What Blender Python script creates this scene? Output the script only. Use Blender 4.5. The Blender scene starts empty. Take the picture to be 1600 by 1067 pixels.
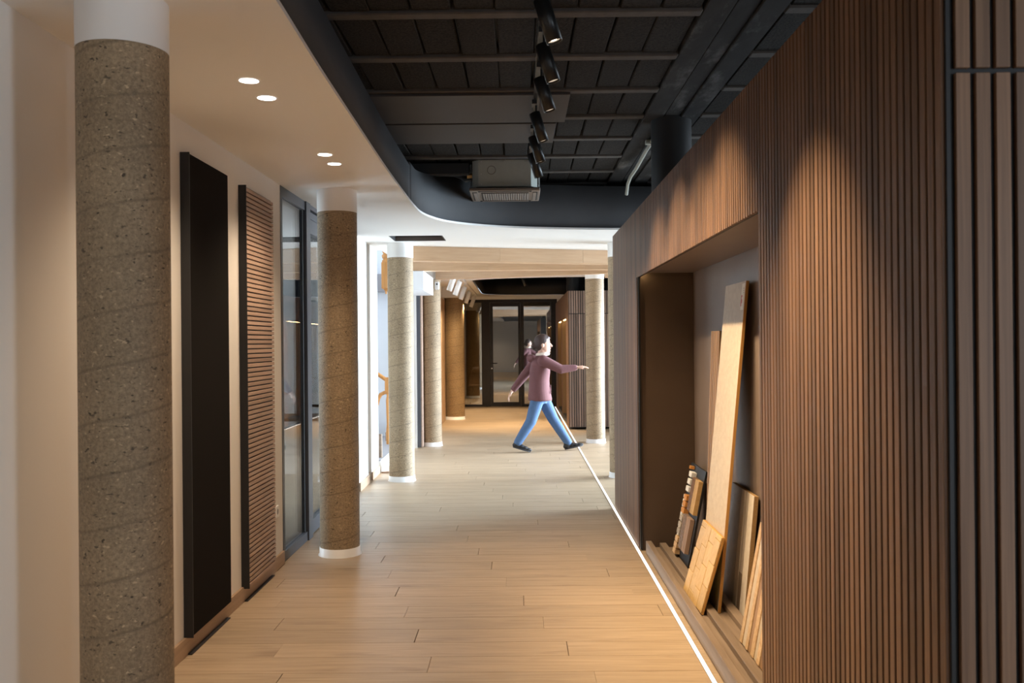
import bpy, bmesh, math, random
from mathutils import Vector, Matrix
random.seed(7)
PI = math.pi
S = bpy.context.scene
C = S.collection

# ------------------------------------------------------------------ camera
cd = bpy.data.cameras.new('camera'); cam = bpy.data.objects.new('camera', cd); C.objects.link(cam)
cd.sensor_width = 36.0; cd.lens = 36.0 * 1450 / 1600
cd.clip_start = 0.05; cd.clip_end = 200
cam.matrix_world = (Matrix.Translation((0, 0, 1.5)) @ Matrix.Rotation(0.0067, 4, 'Z')
                    @ Matrix.Rotation(PI / 2 + 0.0014, 4, 'X') @ Matrix.Rotation(-0.0092, 4, 'Z'))
cd.dof.use_dof = True; cd.dof.focus_distance = 9.0; cd.dof.aperture_fstop = 8.0
S.camera = cam
# ------------------------------------------------------------------ world, view
w = bpy.data.worlds.new('sky'); S.world = w; w.use_nodes = True
bg = w.node_tree.nodes['Background']; bg.inputs[0].default_value = (0.72, 0.85, 1.0, 1); bg.inputs[1].default_value = 1.0
S.view_settings.view_transform = 'Standard'; S.view_settings.look = 'None'
S.view_settings.exposure = 0.0; S.view_settings.gamma = 1.0; S.view_settings.use_curve_mapping = False
S.cycles.use_denoising = True
S.cycles.max_bounces = 7; S.cycles.diffuse_bounces = 4; S.cycles.glossy_bounces = 3; S.cycles.transparent_max_bounces = 8
S.cycles.caustics_reflective = False; S.cycles.caustics_refractive = False


def lamp(name, typ, loc, target, energy, color, **kw):
    l = bpy.data.lights.new(name, typ); l.energy = energy; l.color = color
    for k, v in kw.items(): setattr(l, k, v)
    o = bpy.data.objects.new(name, l); C.objects.link(o); o.location = loc
    d = Vector(target) - Vector(loc)
    o.rotation_euler = d.to_track_quat('-Z', 'Y').to_euler()
    return o


DAY = (0.80, 0.90, 1.0); WARM = (1.0, 0.74, 0.45); WARM2 = (1.0, 0.76, 0.52)
# daylight through the windows, with added fill lamps among it
lamp('window_daylight_side', 'AREA', (4.30, 12.0, 1.35), (-4, 10.2, 0.3), 560, (0.76, 0.88, 1.0), shape='RECTANGLE', size=6.4, size_y=2.2, spread=math.radians(72))
lamp('window_daylight_stair', 'AREA', (-3.6, 11.5, 4.9), (-2.0, 13.4, 0.9), 62, (0.80, 0.90, 1.0), shape='RECTANGLE', size=2.2, size_y=2.2)
lamp('window_daylight_entrance', 'AREA', (4.30, 0.15, 1.5), (-1.6, 2.6, 1.6), 30, DAY, shape='RECTANGLE', size=0.9, size_y=2.1, spread=math.radians(100))
lamp('window_daylight_back', 'AREA', (4.30, 7.3, 1.9), (0, 7.0, 3.0), 60, DAY, shape='RECTANGLE', size=2.2, size_y=1.3)  # added cool fill over the cabinet for the slab and upstand
lamp('window_daylight_street', 'AREA', (2.6, -4.1, 1.5), (2.2, 0, 1.4), 45, DAY, shape='RECTANGLE', size=1.8, size_y=2.0)  # added fill lamp for the front slats; the wall here has no window
lamp('window_daylight_office', 'AREA', (-4.85, 8.2, 1.5), (-2, 9.5, 1.2), 170, DAY, shape='RECTANGLE', size=3.0, size_y=1.8)

# ------------------------------------------------------------------ mesh helpers
class MB:
    def __init__(s): s.v = []; s.f = []; s.sm = []; s.mi = []; s.cur = 0
    def add(s, vs, fs, smooth=False):
        n = len(s.v); s.v += [tuple(v) for v in vs]
        for f in fs: s.f.append([i + n for i in f]); s.sm.append(smooth); s.mi.append(s.cur)
        return s
    def box(s, x0, x1, y0, y1, z0, z1):
        vs = [(x, y, z) for z in (z0, z1) for y in (y0, y1) for x in (x0, x1)]
        return s.add(vs, [(0, 2, 3, 1), (4, 5, 7, 6), (0, 1, 5, 4), (2, 6, 7, 3), (0, 4, 6, 2), (1, 3, 7, 5)])
    def bev(s, x0, x1, y0, y1, z0, z1, b=0.003):
        bm = bmesh.new(); bmesh.ops.create_cube(bm, size=1)
        for v in bm.verts:
            v.co = ((x0 + x1) / 2 + v.co.x * (x1 - x0), (y0 + y1) / 2 + v.co.y * (y1 - y0), (z0 + z1) / 2 + v.co.z * (z1 - z0))
        bmesh.ops.bevel(bm, geom=bm.edges[:], offset=b, segments=1, affect='EDGES')
        bm.verts.index_update()
        s.add([v.co[:] for v in bm.verts], [[v.index for v in f.verts] for f in bm.faces]); bm.free(); return s
    def cyl(s, a, b, r0, r1=None, n=24, caps=True):
        r1 = r0 if r1 is None else r1
        a, b = Vector(a), Vector(b); q = (b - a).to_track_quat('Z', 'Y')
        vs = []
        for p, r in ((a, r0), (b, r1)):
            for i in range(n):
                t = 2 * PI * i / n; vs.append(p + q @ Vector((r * math.cos(t), r * math.sin(t), 0)))
        s.add(vs, [(i, (i + 1) % n, n + (i + 1) % n, n + i) for i in range(n)], True)
        if caps:
            s.add(vs[:n], [tuple(range(n))[::-1]]); s.add(vs[n:], [tuple(range(n))])
        return s
    def lathe(s, prof, cx, cy, n=48, smooth=True):
        m = len(prof); vs = []
        for r, z in prof:
            for i in range(n):
                t = 2 * PI * i / n; vs.append((cx + r * math.cos(t), cy + r * math.sin(t), z))
        fs = [(j * n + i, j * n + (i + 1) % n, (j + 1) * n + (i + 1) % n, (j + 1) * n + i) for j in range(m - 1) for i in range(n)]
        return s.add(vs, fs, smooth)
    def tube(s, pts, r, n=10):
        pts = [Vector(p) for p in pts]; vs = []; m = len(pts)
        rr = r if isinstance(r, (list, tuple)) else [r] * m
        for k, p in enumerate(pts):
            d = (pts[min(k + 1, m - 1)] - pts[max(k - 1, 0)]).normalized(); q = d.to_track_quat('Z', 'Y')
            for i in range(n):
                t = 2 * PI * i / n; vs.append(p + q @ Vector((rr[k] * math.cos(t), rr[k] * math.sin(t), 0)))
        fs = [(j * n + i, j * n + (i + 1) % n, (j + 1) * n + (i + 1) % n, (j + 1) * n + i) for j in range(m - 1) for i in range(n)]
        s.add(vs, fs, True); s.add(vs[:n], [tuple(range(n))[::-1]]); s.add(vs[-n:], [tuple(range(n))]); return s
    def loft(s, rings, n=20):
        """rings: (centre, rx, ry) horizontal ellipses, closed at both ends"""
        vs = []; m = len(rings)
        for (c, rx, ry) in rings:
            for i in range(n):
                t = 2 * PI * i / n; vs.append((c[0] + rx * math.cos(t), c[1] + ry * math.sin(t), c[2]))
        fs = [(j * n + i, j * n + (i + 1) % n, (j + 1) * n + (i + 1) % n, (j + 1) * n + i) for j in range(m - 1) for i in range(n)]
        fs += [tuple(range(n))[::-1], tuple(range((m - 1) * n, m * n))]
        return s.add(vs, fs, True)
    def ball(s, c, r, n=16, sx=1, sy=1, sz=1):
        prof = [(math.sin(PI * k / 10), -math.cos(PI * k / 10)) for k in range(11)]
        vs = []
        for pr, pz in prof:
            for i in range(n):
                t = 2 * PI * i / n; vs.append((c[0] + sx * r * pr * math.cos(t), c[1] + sy * r * pr * math.sin(t), c[2] + sz * r * pz))
        fs = [(j * n + i, j * n + (i + 1) % n, (j + 1) * n + (i + 1) % n, (j + 1) * n + i) for j in range(10) for i in range(n)]
        return s.add(vs, fs, True)
    def prism(s, poly, z0, z1):
        n = len(poly)
        vs = [(x, y, z0) for x, y in poly] + [(x, y, z1) for x, y in poly]
        return s.add(vs, [tuple(range(n))[::-1], tuple(range(n, 2 * n))] + [(i, (i + 1) % n, n + (i + 1) % n, n + i) for i in range(n)])
    def mesh(s, name):
        me = bpy.data.meshes.new(name); me.from_pydata(s.v, [], s.f); me.validate()
        if len(me.polygons) == len(s.f):
            me.polygons.foreach_set('use_smooth', s.sm); me.polygons.foreach_set('material_index', s.mi)
        me.update(); return me
    def build(s, name, mat, parent=None, fix=True):
        me = s.mesh(name)
        if fix:
            bm = bmesh.new(); bm.from_mesh(me); bmesh.ops.recalc_face_normals(bm, faces=bm.faces); bm.to_mesh(me); bm.free()
        return link(name, me, mat, parent)


def link(name, me, mat, parent=None, loc=None):
    o = bpy.data.objects.new(name, me); C.objects.link(o)
    for m in (mat if isinstance(mat, (list, tuple)) else [mat]):
        if m and m.name not in me.materials: me.materials.append(m)
    if parent: o.parent = parent; o.matrix_parent_inverse = Matrix.Translation(-parent.location) if parent.location.length else Matrix.Identity(4)
    if loc: o.location = loc
    return o


def tag(o, label=None, cat=None, group=None, kind=None):
    for k, v in (('label', label), ('category', cat), ('group', group), ('kind', kind)):
        if v: o[k] = v
    return o


def thing(name, label, cat, loc=(0, 0, 0), group=None, kind=None):
    o = bpy.data.objects.new(name, None); C.objects.link(o); o.location = loc; o.empty_display_size = 0.1
    return tag(o, label, cat, group, kind)


def smoothed(name, mb, mat, parent, voxel, it=4):
    """join the closed shapes of mb into one continuous skin"""
    o = mb.build(name, mat, None)
    r = o.modifiers.new('r', 'REMESH'); r.mode = 'VOXEL'; r.voxel_size = voxel; r.use_smooth_shade = True
    sm = o.modifiers.new('s', 'SMOOTH'); sm.iterations = it; sm.factor = 0.5
    me = bpy.data.meshes.new_from_object(o.evaluated_get(bpy.context.evaluated_depsgraph_get()))
    bpy.data.objects.remove(o)
    me.name = name
    return link(name, me, mat, parent)


# ------------------------------------------------------------------ materials
def nodes(name):
    m = bpy.data.materials.new(name); m.use_nodes = True; nt = m.node_tree
    return m, nt, nt.nodes, nt.links, nt.nodes['Principled BSDF']


def plain(name, col, rough=0.5, metal=0.0, var=0.0, scale=8.0, bump=0.0, bscale=None, spec=0.5):
    m, nt, N, L, b = nodes(name)
    b.inputs['Base Color'].default_value = (*col, 1); b.inputs['Roughness'].default_value = rough
    b.inputs['Metallic'].default_value = metal; b.inputs['Specular IOR Level'].default_value = spec
    if var or bump:
        tc = N.new('ShaderNodeTexCoord')
    if var:
        n = N.new('ShaderNodeTexNoise'); n.inputs['Scale'].default_value = scale; n.inputs['Detail'].default_value = 6
        L.new(tc.outputs['Object'], n.inputs['Vector'])
        r = N.new('ShaderNodeMix'); r.data_type = 'RGBA'
        r.inputs[6].default_value = (*[c * (1 - var) for c in col], 1); r.inputs[7].default_value = (*[min(1, c * (1 + var)) for c in col], 1)
        L.new(n.outputs['Fac'], r.inputs[0]); L.new(r.outputs[2], b.inputs['Base Color'])
    if bump:
        n2 = N.new('ShaderNodeTexNoise'); n2.inputs['Scale'].default_value = bscale or scale; n2.inputs['Detail'].default_value = 4
        L.new(tc.outputs['Object'], n2.inputs['Vector'])
        bp = N.new('ShaderNodeBump'); bp.inputs['Strength'].default_value = bump; bp.inputs['Distance'].default_value = 0.01
        L.new(n2.outputs['Fac'], bp.inputs['Height']); L.new(bp.outputs['Normal'], b.inputs['Normal'])
    return m


def wood(name, c1, c2, rough=0.5, stretch=(30, 30, 1.5), rnd=0.35, island=False, knots=0.0, bump=0.08, mid=None):
    """streaky grain, the tone differing from piece to piece"""
    m, nt, N, L, b = nodes(name)
    tc = N.new('ShaderNodeTexCoord'); oi = N.new('ShaderNodeObjectInfo')
    rv = oi.outputs['Random']
    if island:
        g = N.new('ShaderNodeNewGeometry'); a = N.new('ShaderNodeMath'); a.operation = 'ADD'
        L.new(oi.outputs['Random'], a.inputs[0]); L.new(g.outputs['Random Per Island'], a.inputs[1])
        fr = N.new('ShaderNodeMath'); fr.operation = 'FRACT'; L.new(a.outputs[0], fr.inputs[0]); rv = fr.outputs[0]
    mul = N.new('ShaderNodeMath'); mul.operation = 'MULTIPLY'; mul.inputs[1].default_value = 37.0; L.new(rv, mul.inputs[0])
    cmb = N.new('ShaderNodeCombineXYZ')
    for i in range(3): L.new(mul.outputs[0], cmb.inputs[i])
    add = N.new('ShaderNodeVectorMath'); add.operation = 'ADD'; L.new(tc.outputs['Object'], add.inputs[0]); L.new(cmb.outputs[0], add.inputs[1])
    mp = N.new('ShaderNodeMapping'); mp.inputs['Scale'].default_value = stretch; L.new(add.outputs[0], mp.inputs['Vector'])
    n = N.new('ShaderNodeTexNoise'); n.inputs['Scale'].default_value = 1.0; n.inputs['Detail'].default_value = 8; n.inputs['Roughness'].default_value = 0.6
    n.inputs['Distortion'].default_value = 0.6
    L.new(mp.outputs[0], n.inputs['Vector'])
    cr = N.new('ShaderNodeValToRGB'); e = cr.color_ramp.elements
    e[0].position = 0.28; e[0].color = (*c1, 1); e[1].position = 0.72; e[1].color = (*c2, 1)
    L.new(n.outputs['Fac'], cr.inputs[0]); col = cr.outputs[0]
    if knots:
        mp2 = N.new('ShaderNodeMapping'); mp2.inputs['Scale'].default_value = [s_ * 0.16 + 1.2 for s_ in stretch]; L.new(add.outputs[0], mp2.inputs['Vector'])
        n3 = N.new('ShaderNodeTexNoise'); n3.inputs['Scale'].default_value = 1.3; n3.inputs['Detail'].default_value = 3; L.new(mp2.outputs[0], n3.inputs['Vector'])
        cr3 = N.new('ShaderNodeValToRGB'); q = cr3.color_ramp.elements
        q[0].position = 0.62; q[0].color = (1, 1, 1, 1); q[1].position = 0.78; q[1].color = (1 - knots, 1 - knots * 1.1, 1 - knots * 1.2, 1)
        L.new(n3.outputs['Fac'], cr3.inputs[0])
        mk = N.new('ShaderNodeMix'); mk.data_type = 'RGBA'; mk.blend_type = 'MULTIPLY'; mk.inputs[0].default_value = 1
        L.new(col, mk.inputs[6]); L.new(cr3.outputs[0], mk.inputs[7]); col = mk.outputs[2]
    hs = N.new('ShaderNodeHueSaturation'); L.new(col, hs.inputs['Color'])
    mr = N.new('ShaderNodeMapRange'); mr.inputs['To Min'].default_value = 1 - rnd; mr.inputs['To Max'].default_value = 1 + rnd
    L.new(rv, mr.inputs['Value']); L.new(mr.outputs[0], hs.inputs['Value'])
    L.new(hs.outputs[0], b.inputs['Base Color']); b.inputs['Roughness'].default_value = rough
    if bump:
        bp = N.new('ShaderNodeBump'); bp.inputs['Strength'].default_value = bump; bp.inputs['Distance'].default_value = 0.002
        L.new(n.outputs['Fac'], bp.inputs['Height']); L.new(bp.outputs['Normal'], b.inputs['Normal'])
    return m


def glow(name, col, s):
    m, nt, N, L, b = nodes(name); N.remove(b)
    e = N.new('ShaderNodeEmission'); e.inputs[0].default_value = (*col, 1); e.inputs[1].default_value = s
    L.new(e.outputs[0], N['Material Output'].inputs[0]); return m


def glass(name, tint, ior=1.5, boost=1.8, base=0.0):
    m, nt, N, L, b = nodes(name); N.remove(b)
    t = N.new('ShaderNodeBsdfTransparent'); t.inputs[0].default_value = (*tint, 1)
    g = N.new('ShaderNodeBsdfGlossy'); g.inputs['Roughness'].default_value = 0.0; g.inputs[0].default_value = (0.95, 0.97, 1, 1)
    f = N.new('ShaderNodeFresnel'); f.inputs[0].default_value = ior
    k = N.new('ShaderNodeMath'); k.operation = 'MULTIPLY_ADD'; k.use_clamp = True; k.inputs[1].default_value = boost; k.inputs[2].default_value = base
    L.new(f.outputs[0], k.inputs[0]); mx = N.new('ShaderNodeMixShader'); L.new(k.outputs[0], mx.inputs[0])
    L.new(t.outputs[0], mx.inputs[1]); L.new(g.outputs[0], mx.inputs[2]); L.new(mx.outputs[0], N['Material Output'].inputs[0])
    return m


def terrazzo(name, base=(0.31, 0.232, 0.145)):
    """washed gravel concrete cast in a spiral-wound form: pebbles, dark pits and the seam of the form"""
    m, nt, N, L, b = nodes(name)
    tc = N.new('ShaderNodeTexCoord'); oi = N.new('ShaderNodeObjectInfo')
    off = N.new('ShaderNodeMath'); off.operation = 'MULTIPLY'; off.inputs[1].default_value = 21.0; L.new(oi.outputs['Random'], off.inputs[0])
    ad = N.new('ShaderNodeVectorMath'); ad.operation = 'ADD'; L.new(tc.outputs['Object'], ad.inputs[0]); L.new(off.outputs[0], ad.inputs[1])
    def noise(scale, det, rough=0.55):
        n = N.new('ShaderNodeTexNoise'); n.inputs['Scale'].default_value = scale; n.inputs['Detail'].default_value = det
        n.inputs['Roughness'].default_value = rough; L.new(ad.outputs[0], n.inputs['Vector']); return n.outputs['Fac']
    def ramp(fac, stops):
        r = N.new('ShaderNodeValToRGB'); e = r.color_ramp.elements
        while len(e) < len(stops): e.new(0.5)
        for i, (p, c) in enumerate(stops): e[i].position = p; e[i].color = (*c, 1) if len(c) == 3 else c
        L.new(fac, r.inputs[0]); return r.outputs[0]
    def mix(fac, a, bb, typ='MIX'):
        x = N.new('ShaderNodeMix'); x.data_type = 'RGBA'; x.blend_type = typ
        if isinstance(fac, float): x.inputs[0].default_value = fac
        else: L.new(fac, x.inputs[0])
        L.new(a, x.inputs[6]); L.new(bb, x.inputs[7]); return x.outputs[2]
    B = base
    fine = noise(95, 3, 0.7)
    c = ramp(fine, [(0.25, [x * 0.62 for x in B]), (0.5, B), (0.75, [x * 1.45 for x in B])])
    big = ramp(noise(3.2, 4), [(0.3, (0.86, 0.85, 0.84)), (0.7, (1.12, 1.12, 1.12))])
    c = mix(1.0, c, big, 'MULTIPLY')
    st = N.new('ShaderNodeMapping'); st.inputs['Scale'].default_value = (1, 1, 1.7); st.inputs['Rotation'].default_value = (0.3, 0.2, 0); L.new(ad.outputs[0], st.inputs['Vector'])
    def pits(scale, shift, lo, hi):
        n = N.new('ShaderNodeTexNoise'); n.inputs['Scale'].default_value = scale; n.inputs['Detail'].default_value = 2.5; n.inputs['Roughness'].default_value = 0.5
        a_ = N.new('ShaderNodeVectorMath'); a_.operation = 'ADD'; a_.inputs[1].default_value = (shift, shift, shift); L.new(st.outputs[0], a_.inputs[0]); L.new(a_.outputs[0], n.inputs['Vector'])
        return ramp(n.outputs['Fac'], [(lo, (0, 0, 0)), (hi, (1, 1, 1))])
    def rgb(col):
        r = N.new('ShaderNodeRGB'); r.outputs[0].default_value = (*col, 1); return r.outputs[0]
    c = mix(pits(46, 3.1, .645, .70), c, rgb([x * .38 for x in B]))
    c = mix(pits(38, 9.7, .68, .73), c, rgb([x * .22 for x in B]))
    c = mix(pits(52, 17.3, .65, .70), c, rgb([min(1, x * 1.75) for x in B]))
    # helical seam
    s = N.new('ShaderNodeSeparateXYZ'); L.new(tc.outputs['Object'], s.inputs[0])
    at = N.new('ShaderNodeMath'); at.operation = 'ARCTAN2'; L.new(s.outputs['Y'], at.inputs[0]); L.new(s.outputs['X'], at.inputs[1])
    a2 = N.new('ShaderNodeMath'); a2.operation = 'DIVIDE'; a2.inputs[1].default_value = 2 * PI; L.new(at.outputs[0], a2.inputs[0])
    z2 = N.new('ShaderNodeMath'); z2.operation = 'DIVIDE'; z2.inputs[1].default_value = 0.165; L.new(s.outputs['Z'], z2.inputs[0])
    sb = N.new('ShaderNodeMath'); sb.operation = 'SUBTRACT'; L.new(z2.outputs[0], sb.inputs[0]); L.new(a2.outputs[0], sb.inputs[1])
    wob = N.new('ShaderNodeMath'); wob.operation = 'MULTIPLY_ADD'; wob.inputs[1].default_value = 0.06; L.new(noise(7, 2), wob.inputs[0]); L.new(sb.outputs[0], wob.inputs[2])
    fr = N.new('ShaderNodeMath'); fr.operation = 'FRACT'; L.new(wob.outputs[0], fr.inputs[0])
    pp = N.new('ShaderNodeMath'); pp.operation = 'PINGPONG'; pp.inputs[1].default_value = 0.5; L.new(fr.outputs[0], pp.inputs[0])
    seam = ramp(pp.outputs[0], [(0.0, (1, 1, 1)), (0.05, (0, 0, 0))])
    strength = N.new('ShaderNodeMath'); strength.operation = 'MULTIPLY'; L.new(seam, strength.inputs[0]); L.new(noise(5, 2), strength.inputs[1])
    c = mix(strength.outputs[0], c, rgb([x * 0.45 for x in B]))
    L.new(c, b.inputs['Base Color']); b.inputs['Roughness'].default_value = 0.7
    hgt = N.new('ShaderNodeMath'); hgt.operation = 'SUBTRACT'; L.new(fine, hgt.inputs[0]); L.new(seam, hgt.inputs[1])
    bp = N.new('ShaderNodeBump'); bp.inputs['Strength'].default_value = 0.35; bp.inputs['Distance'].default_value = 0.004
    L.new(hgt.outputs[0], bp.inputs['Height']); bp.inputs['Strength'].default_value = 0.25; L.new(bp.outputs['Normal'], b.inputs['Normal'])
    return m


M = {}
M['paint'] = plain('white paint', (0.86, 0.85, 0.83), 0.6)
M['wallpaint'] = plain('warm white wall paint', (0.76, 0.735, 0.70), 0.6, bump=0.03, bscale=60)
M['white'] = plain('white enamel', (0.85, 0.85, 0.85), 0.4)
M['black'] = plain('black paint', (0.012, 0.012, 0.013), 0.55)
M['fascia'] = plain('blue black paint', (0.072, 0.073, 0.077), 0.8, var=0.2, scale=3, spec=0.25)
M['blackmetal'] = plain('black metal', (0.01, 0.01, 0.01), 0.35)
M['felt'] = plain('dark brown felt', (0.0075, 0.0055, 0.0045), 0.95, var=0.25, scale=120, bump=0.2, bscale=400, spec=0.12)
M['frame'] = plain('anthracite aluminium', (0.075, 0.08, 0.095), 0.4, 0.3)
M['bronze'] = plain('dark bronze aluminium', (0.018, 0.013, 0.010), 0.4)
M['slat'] = wood('walnut slat veneer', (0.115, 0.060, 0.033), (0.225, 0.125, 0.070), 0.5, (70, 70, 1.4), 0.28)
M['slat2'] = wood('grey walnut slat veneer', (0.21, 0.15, 0.125), (0.36, 0.265, 0.215), 0.5, (70, 70, 1.4), 0.3)
M['slat3'] = wood('light walnut slat veneer', (0.29, 0.195, 0.145), (0.45, 0.315, 0.24), 0.5, (60, 1.5, 60), 0.10)
M['slat4'] = wood('brown oak slat veneer', (0.24, 0.135, 0.065), (0.38, 0.23, 0.12), 0.5, (60, 1.5, 60), 0.15)
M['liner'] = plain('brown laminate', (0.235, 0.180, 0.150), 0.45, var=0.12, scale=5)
M['linerside'] = plain('dark brown laminate', (0.115, 0.080, 0.058), 0.5, var=0.12, scale=5, spec=.3)  # same laminate as the liner, with the shade put into its colour
M['tray'] = wood('taupe tray laminate', (0.16, 0.115, 0.08), (0.25, 0.185, 0.135), 0.5, (30, 2, 30), 0.1)
M['oakfloor'] = wood('pale oak plank', (0.325, 0.235, 0.150), (0.465, 0.352, 0.240), 0.42, (2.6, 38, 38), 0.07, island=True, knots=0.30, bump=0.04)
M['subfloor'] = plain('plank joint shadow', (0.13, 0.085, 0.055), 0.8)  # dark base showing in the plank joints
M['baseboard'] = wood('oak baseboard', (0.33, 0.225, 0.15), (0.45, 0.32, 0.22), 0.5, (30, 2, 30), 0.05)
M['beamwood'] = wood('pale beech veneer', (0.50, 0.32, 0.185), (0.58, 0.39, 0.24), 0.5, (3, 3, 40), 0.05)
M['oak'] = wood('oak board', (0.51, 0.41, 0.295), (0.63, 0.53, 0.40), 0.5, (30, 30, 2), 0.05)
M['oakedge'] = plain('golden oak edge', (0.52, 0.27, 0.07), 0.5)
M['parquet'] = wood('yellow oak parquet', (0.50, 0.32, 0.13), (0.66, 0.45, 0.21), 0.45, (25, 25, 3), 0.14)
M['grey'] = wood('grey oak laminate', (0.36, 0.31, 0.26), (0.48, 0.42, 0.36), 0.45, (22, 22, 2), 0.1)
M['pale'] = wood('pale ash laminate', (0.66, 0.58, 0.48), (0.80, 0.73, 0.63), 0.45, (22, 22, 2), 0.08)
M['chip'] = plain('chipboard edge', (0.36, 0.22, 0.09), 0.8, var=0.5, scale=160, bump=0.3, bscale=200)
M['pine'] = wood('knotty pine lath', (0.50, 0.29, 0.13), (0.76, 0.56, 0.33), 0.5, (40, 40, 4), 0.12, knots=0.35)
M['orange'] = wood('orange pine', (0.50, 0.21, 0.05), (0.68, 0.32, 0.09), 0.4, (30, 30, 3), 0.05)
M['green'] = plain('lime green board', (0.45, 0.62, 0.02), 0.5)
M['block'] = plain('dark cement block', (0.028, 0.024, 0.021), 0.9, var=0.9, scale=55, bump=1.0, bscale=70)
M['joist'] = plain('dark concrete joist', (0.075, 0.066, 0.060), 0.85, var=0.4, scale=14, bump=0.3, bscale=40)
M['concrete'] = plain('dark cast concrete', (0.042, 0.039, 0.037), 0.8, var=0.55, scale=6, bump=0.3, bscale=18)
def mottled(name, c1, c2, scale, lo, hi, rough=.9, bump=.6, stretch=(1, 1, 1), c3=None, s3=4.0):
    m, nt, N, L, b = nodes(name)
    tc = N.new('ShaderNodeTexCoord'); mp = N.new('ShaderNodeMapping'); mp.inputs['Scale'].default_value = stretch
    oi = N.new('ShaderNodeObjectInfo'); mu = N.new('ShaderNodeMath'); mu.operation = 'MULTIPLY'; mu.inputs[1].default_value = 13.0; L.new(oi.outputs['Random'], mu.inputs[0])
    av = N.new('ShaderNodeVectorMath'); av.operation = 'ADD'; L.new(tc.outputs['Object'], av.inputs[0]); L.new(mu.outputs[0], av.inputs[1]); L.new(av.outputs[0], mp.inputs['Vector'])
    n = N.new('ShaderNodeTexNoise'); n.inputs['Scale'].default_value = scale; n.inputs['Detail'].default_value = 5; n.inputs['Roughness'].default_value = .65; L.new(mp.outputs[0], n.inputs['Vector'])
    r = N.new('ShaderNodeValToRGB'); e = r.color_ramp.elements; e[0].position = lo; e[0].color = (*c1, 1); e[1].position = hi; e[1].color = (*c2, 1)
    L.new(n.outputs['Fac'], r.inputs[0]); out = r.outputs[0]
    if c3:
        n2 = N.new('ShaderNodeTexNoise'); n2.inputs['Scale'].default_value = s3; n2.inputs['Detail'].default_value = 7; n2.inputs['Roughness'].default_value = .7; L.new(mp.outputs[0], n2.inputs['Vector'])
        r2 = N.new('ShaderNodeValToRGB'); e2 = r2.color_ramp.elements; e2[0].position = .52; e2[1].position = .72; L.new(n2.outputs['Fac'], r2.inputs[0])
        x = N.new('ShaderNodeMix'); x.data_type = 'RGBA'; L.new(r2.outputs[0], x.inputs[0]); L.new(out, x.inputs[6]); x.inputs[7].default_value = (*c3, 1); out = x.outputs[2]
    L.new(out, b.inputs['Base Color']); b.inputs['Roughness'].default_value = rough; b.inputs['Specular IOR Level'].default_value = .25
    bp = N.new('ShaderNodeBump'); bp.inputs['Strength'].default_value = bump; bp.inputs['Distance'].default_value = .006
    L.new(n.outputs['Fac'], bp.inputs['Height']); L.new(bp.outputs['Normal'], b.inputs['Normal']); return m
M['block'] = mottled('dark cement block', (0.004, 0.0032, 0.0026), (0.032, 0.026, 0.021), 75, .38, .66, bump=1.0)
M['concrete'] = mottled('stained cast concrete', (0.010, 0.0095, 0.009), (0.032, 0.030, 0.029), 9, .3, .7, .85, .4, (1, .35, 1), (0.14, 0.137, 0.135), 5.0)
M['board'] = plain('grey brown plasterboard', (0.046, 0.038, 0.036), 0.7, var=0.12, scale=4)
M['galv'] = plain('galvanised steel', (0.42, 0.44, 0.40), 0.5, 0.15, var=0.08, scale=20)
M['acpanel'] = plain('grey brown plastic', (0.20, 0.165, 0.14), 0.45)
M['acdark'] = plain('dark air slot', (0.01, 0.009, 0.008), 0.7)
M['acgrille'] = plain('grey filter grille', (0.24, 0.21, 0.19), 0.6)
M['brass'] = plain('brass fitting', (0.55, 0.35, 0.15), 0.35, 0.8)
M['steel'] = plain('brushed steel', (0.55, 0.55, 0.54), 0.3, 0.9)
M['terra'] = terrazzo('washed gravel concrete')
M['terra2'] = terrazzo('washed gravel concrete, brown', (0.30, 0.20, 0.10))
M['led'] = glow('warm white strip light', (1.0, 0.90, 0.80), 4.0)
M['lens'] = glow('downlight diffuser', (1.0, 0.93, 0.82), 14.0)
M['spotlens'] = glow('spot lens', (1.0, 0.80, 0.58), 9.0)
M['reflector'] = glow('lit spot reflector', (1.0, 0.80, 0.60), 0.75)
M['glass'] = glass('partition glass', (0.93, 0.96, 0.97), 1.5, 0.85, 0.0)
M['glass2'] = glass('dark partition glass', (0.62, 0.64, 0.62), 1.5, 2.0, 0.24)
M['whiteboard'] = plain('whiteboard', (0.72, 0.76, 0.76), 0.25)
M['ink'] = plain('blue marker ink', (0.05, 0.09, 0.2), 0.6)
M['stairgrey'] = plain('grey stair tread', (0.33, 0.32, 0.33), 0.6)
M['stairwall'] = plain('bright stairwell paint', (0.80, 0.83, 0.87), 0.6)
M['red'] = plain('red print', (0.55, 0.05, 0.03), 0.5)
M['paper'] = plain('paper sticker', (0.86, 0.80, 0.70), 0.6)
M['ochre'] = plain('ochre cabinet lining', (0.26, 0.165, 0.075), 0.5)

# ------------------------------------------------------------------ layout constants
XW = 0.86        # slatted cabinet face
XL = -1.63       # left wall face
ZS = 2.60        # lowered plaster ceiling
ZC = 3.10        # raw slab soffit
YB = 21.9        # glazed end wall

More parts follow.
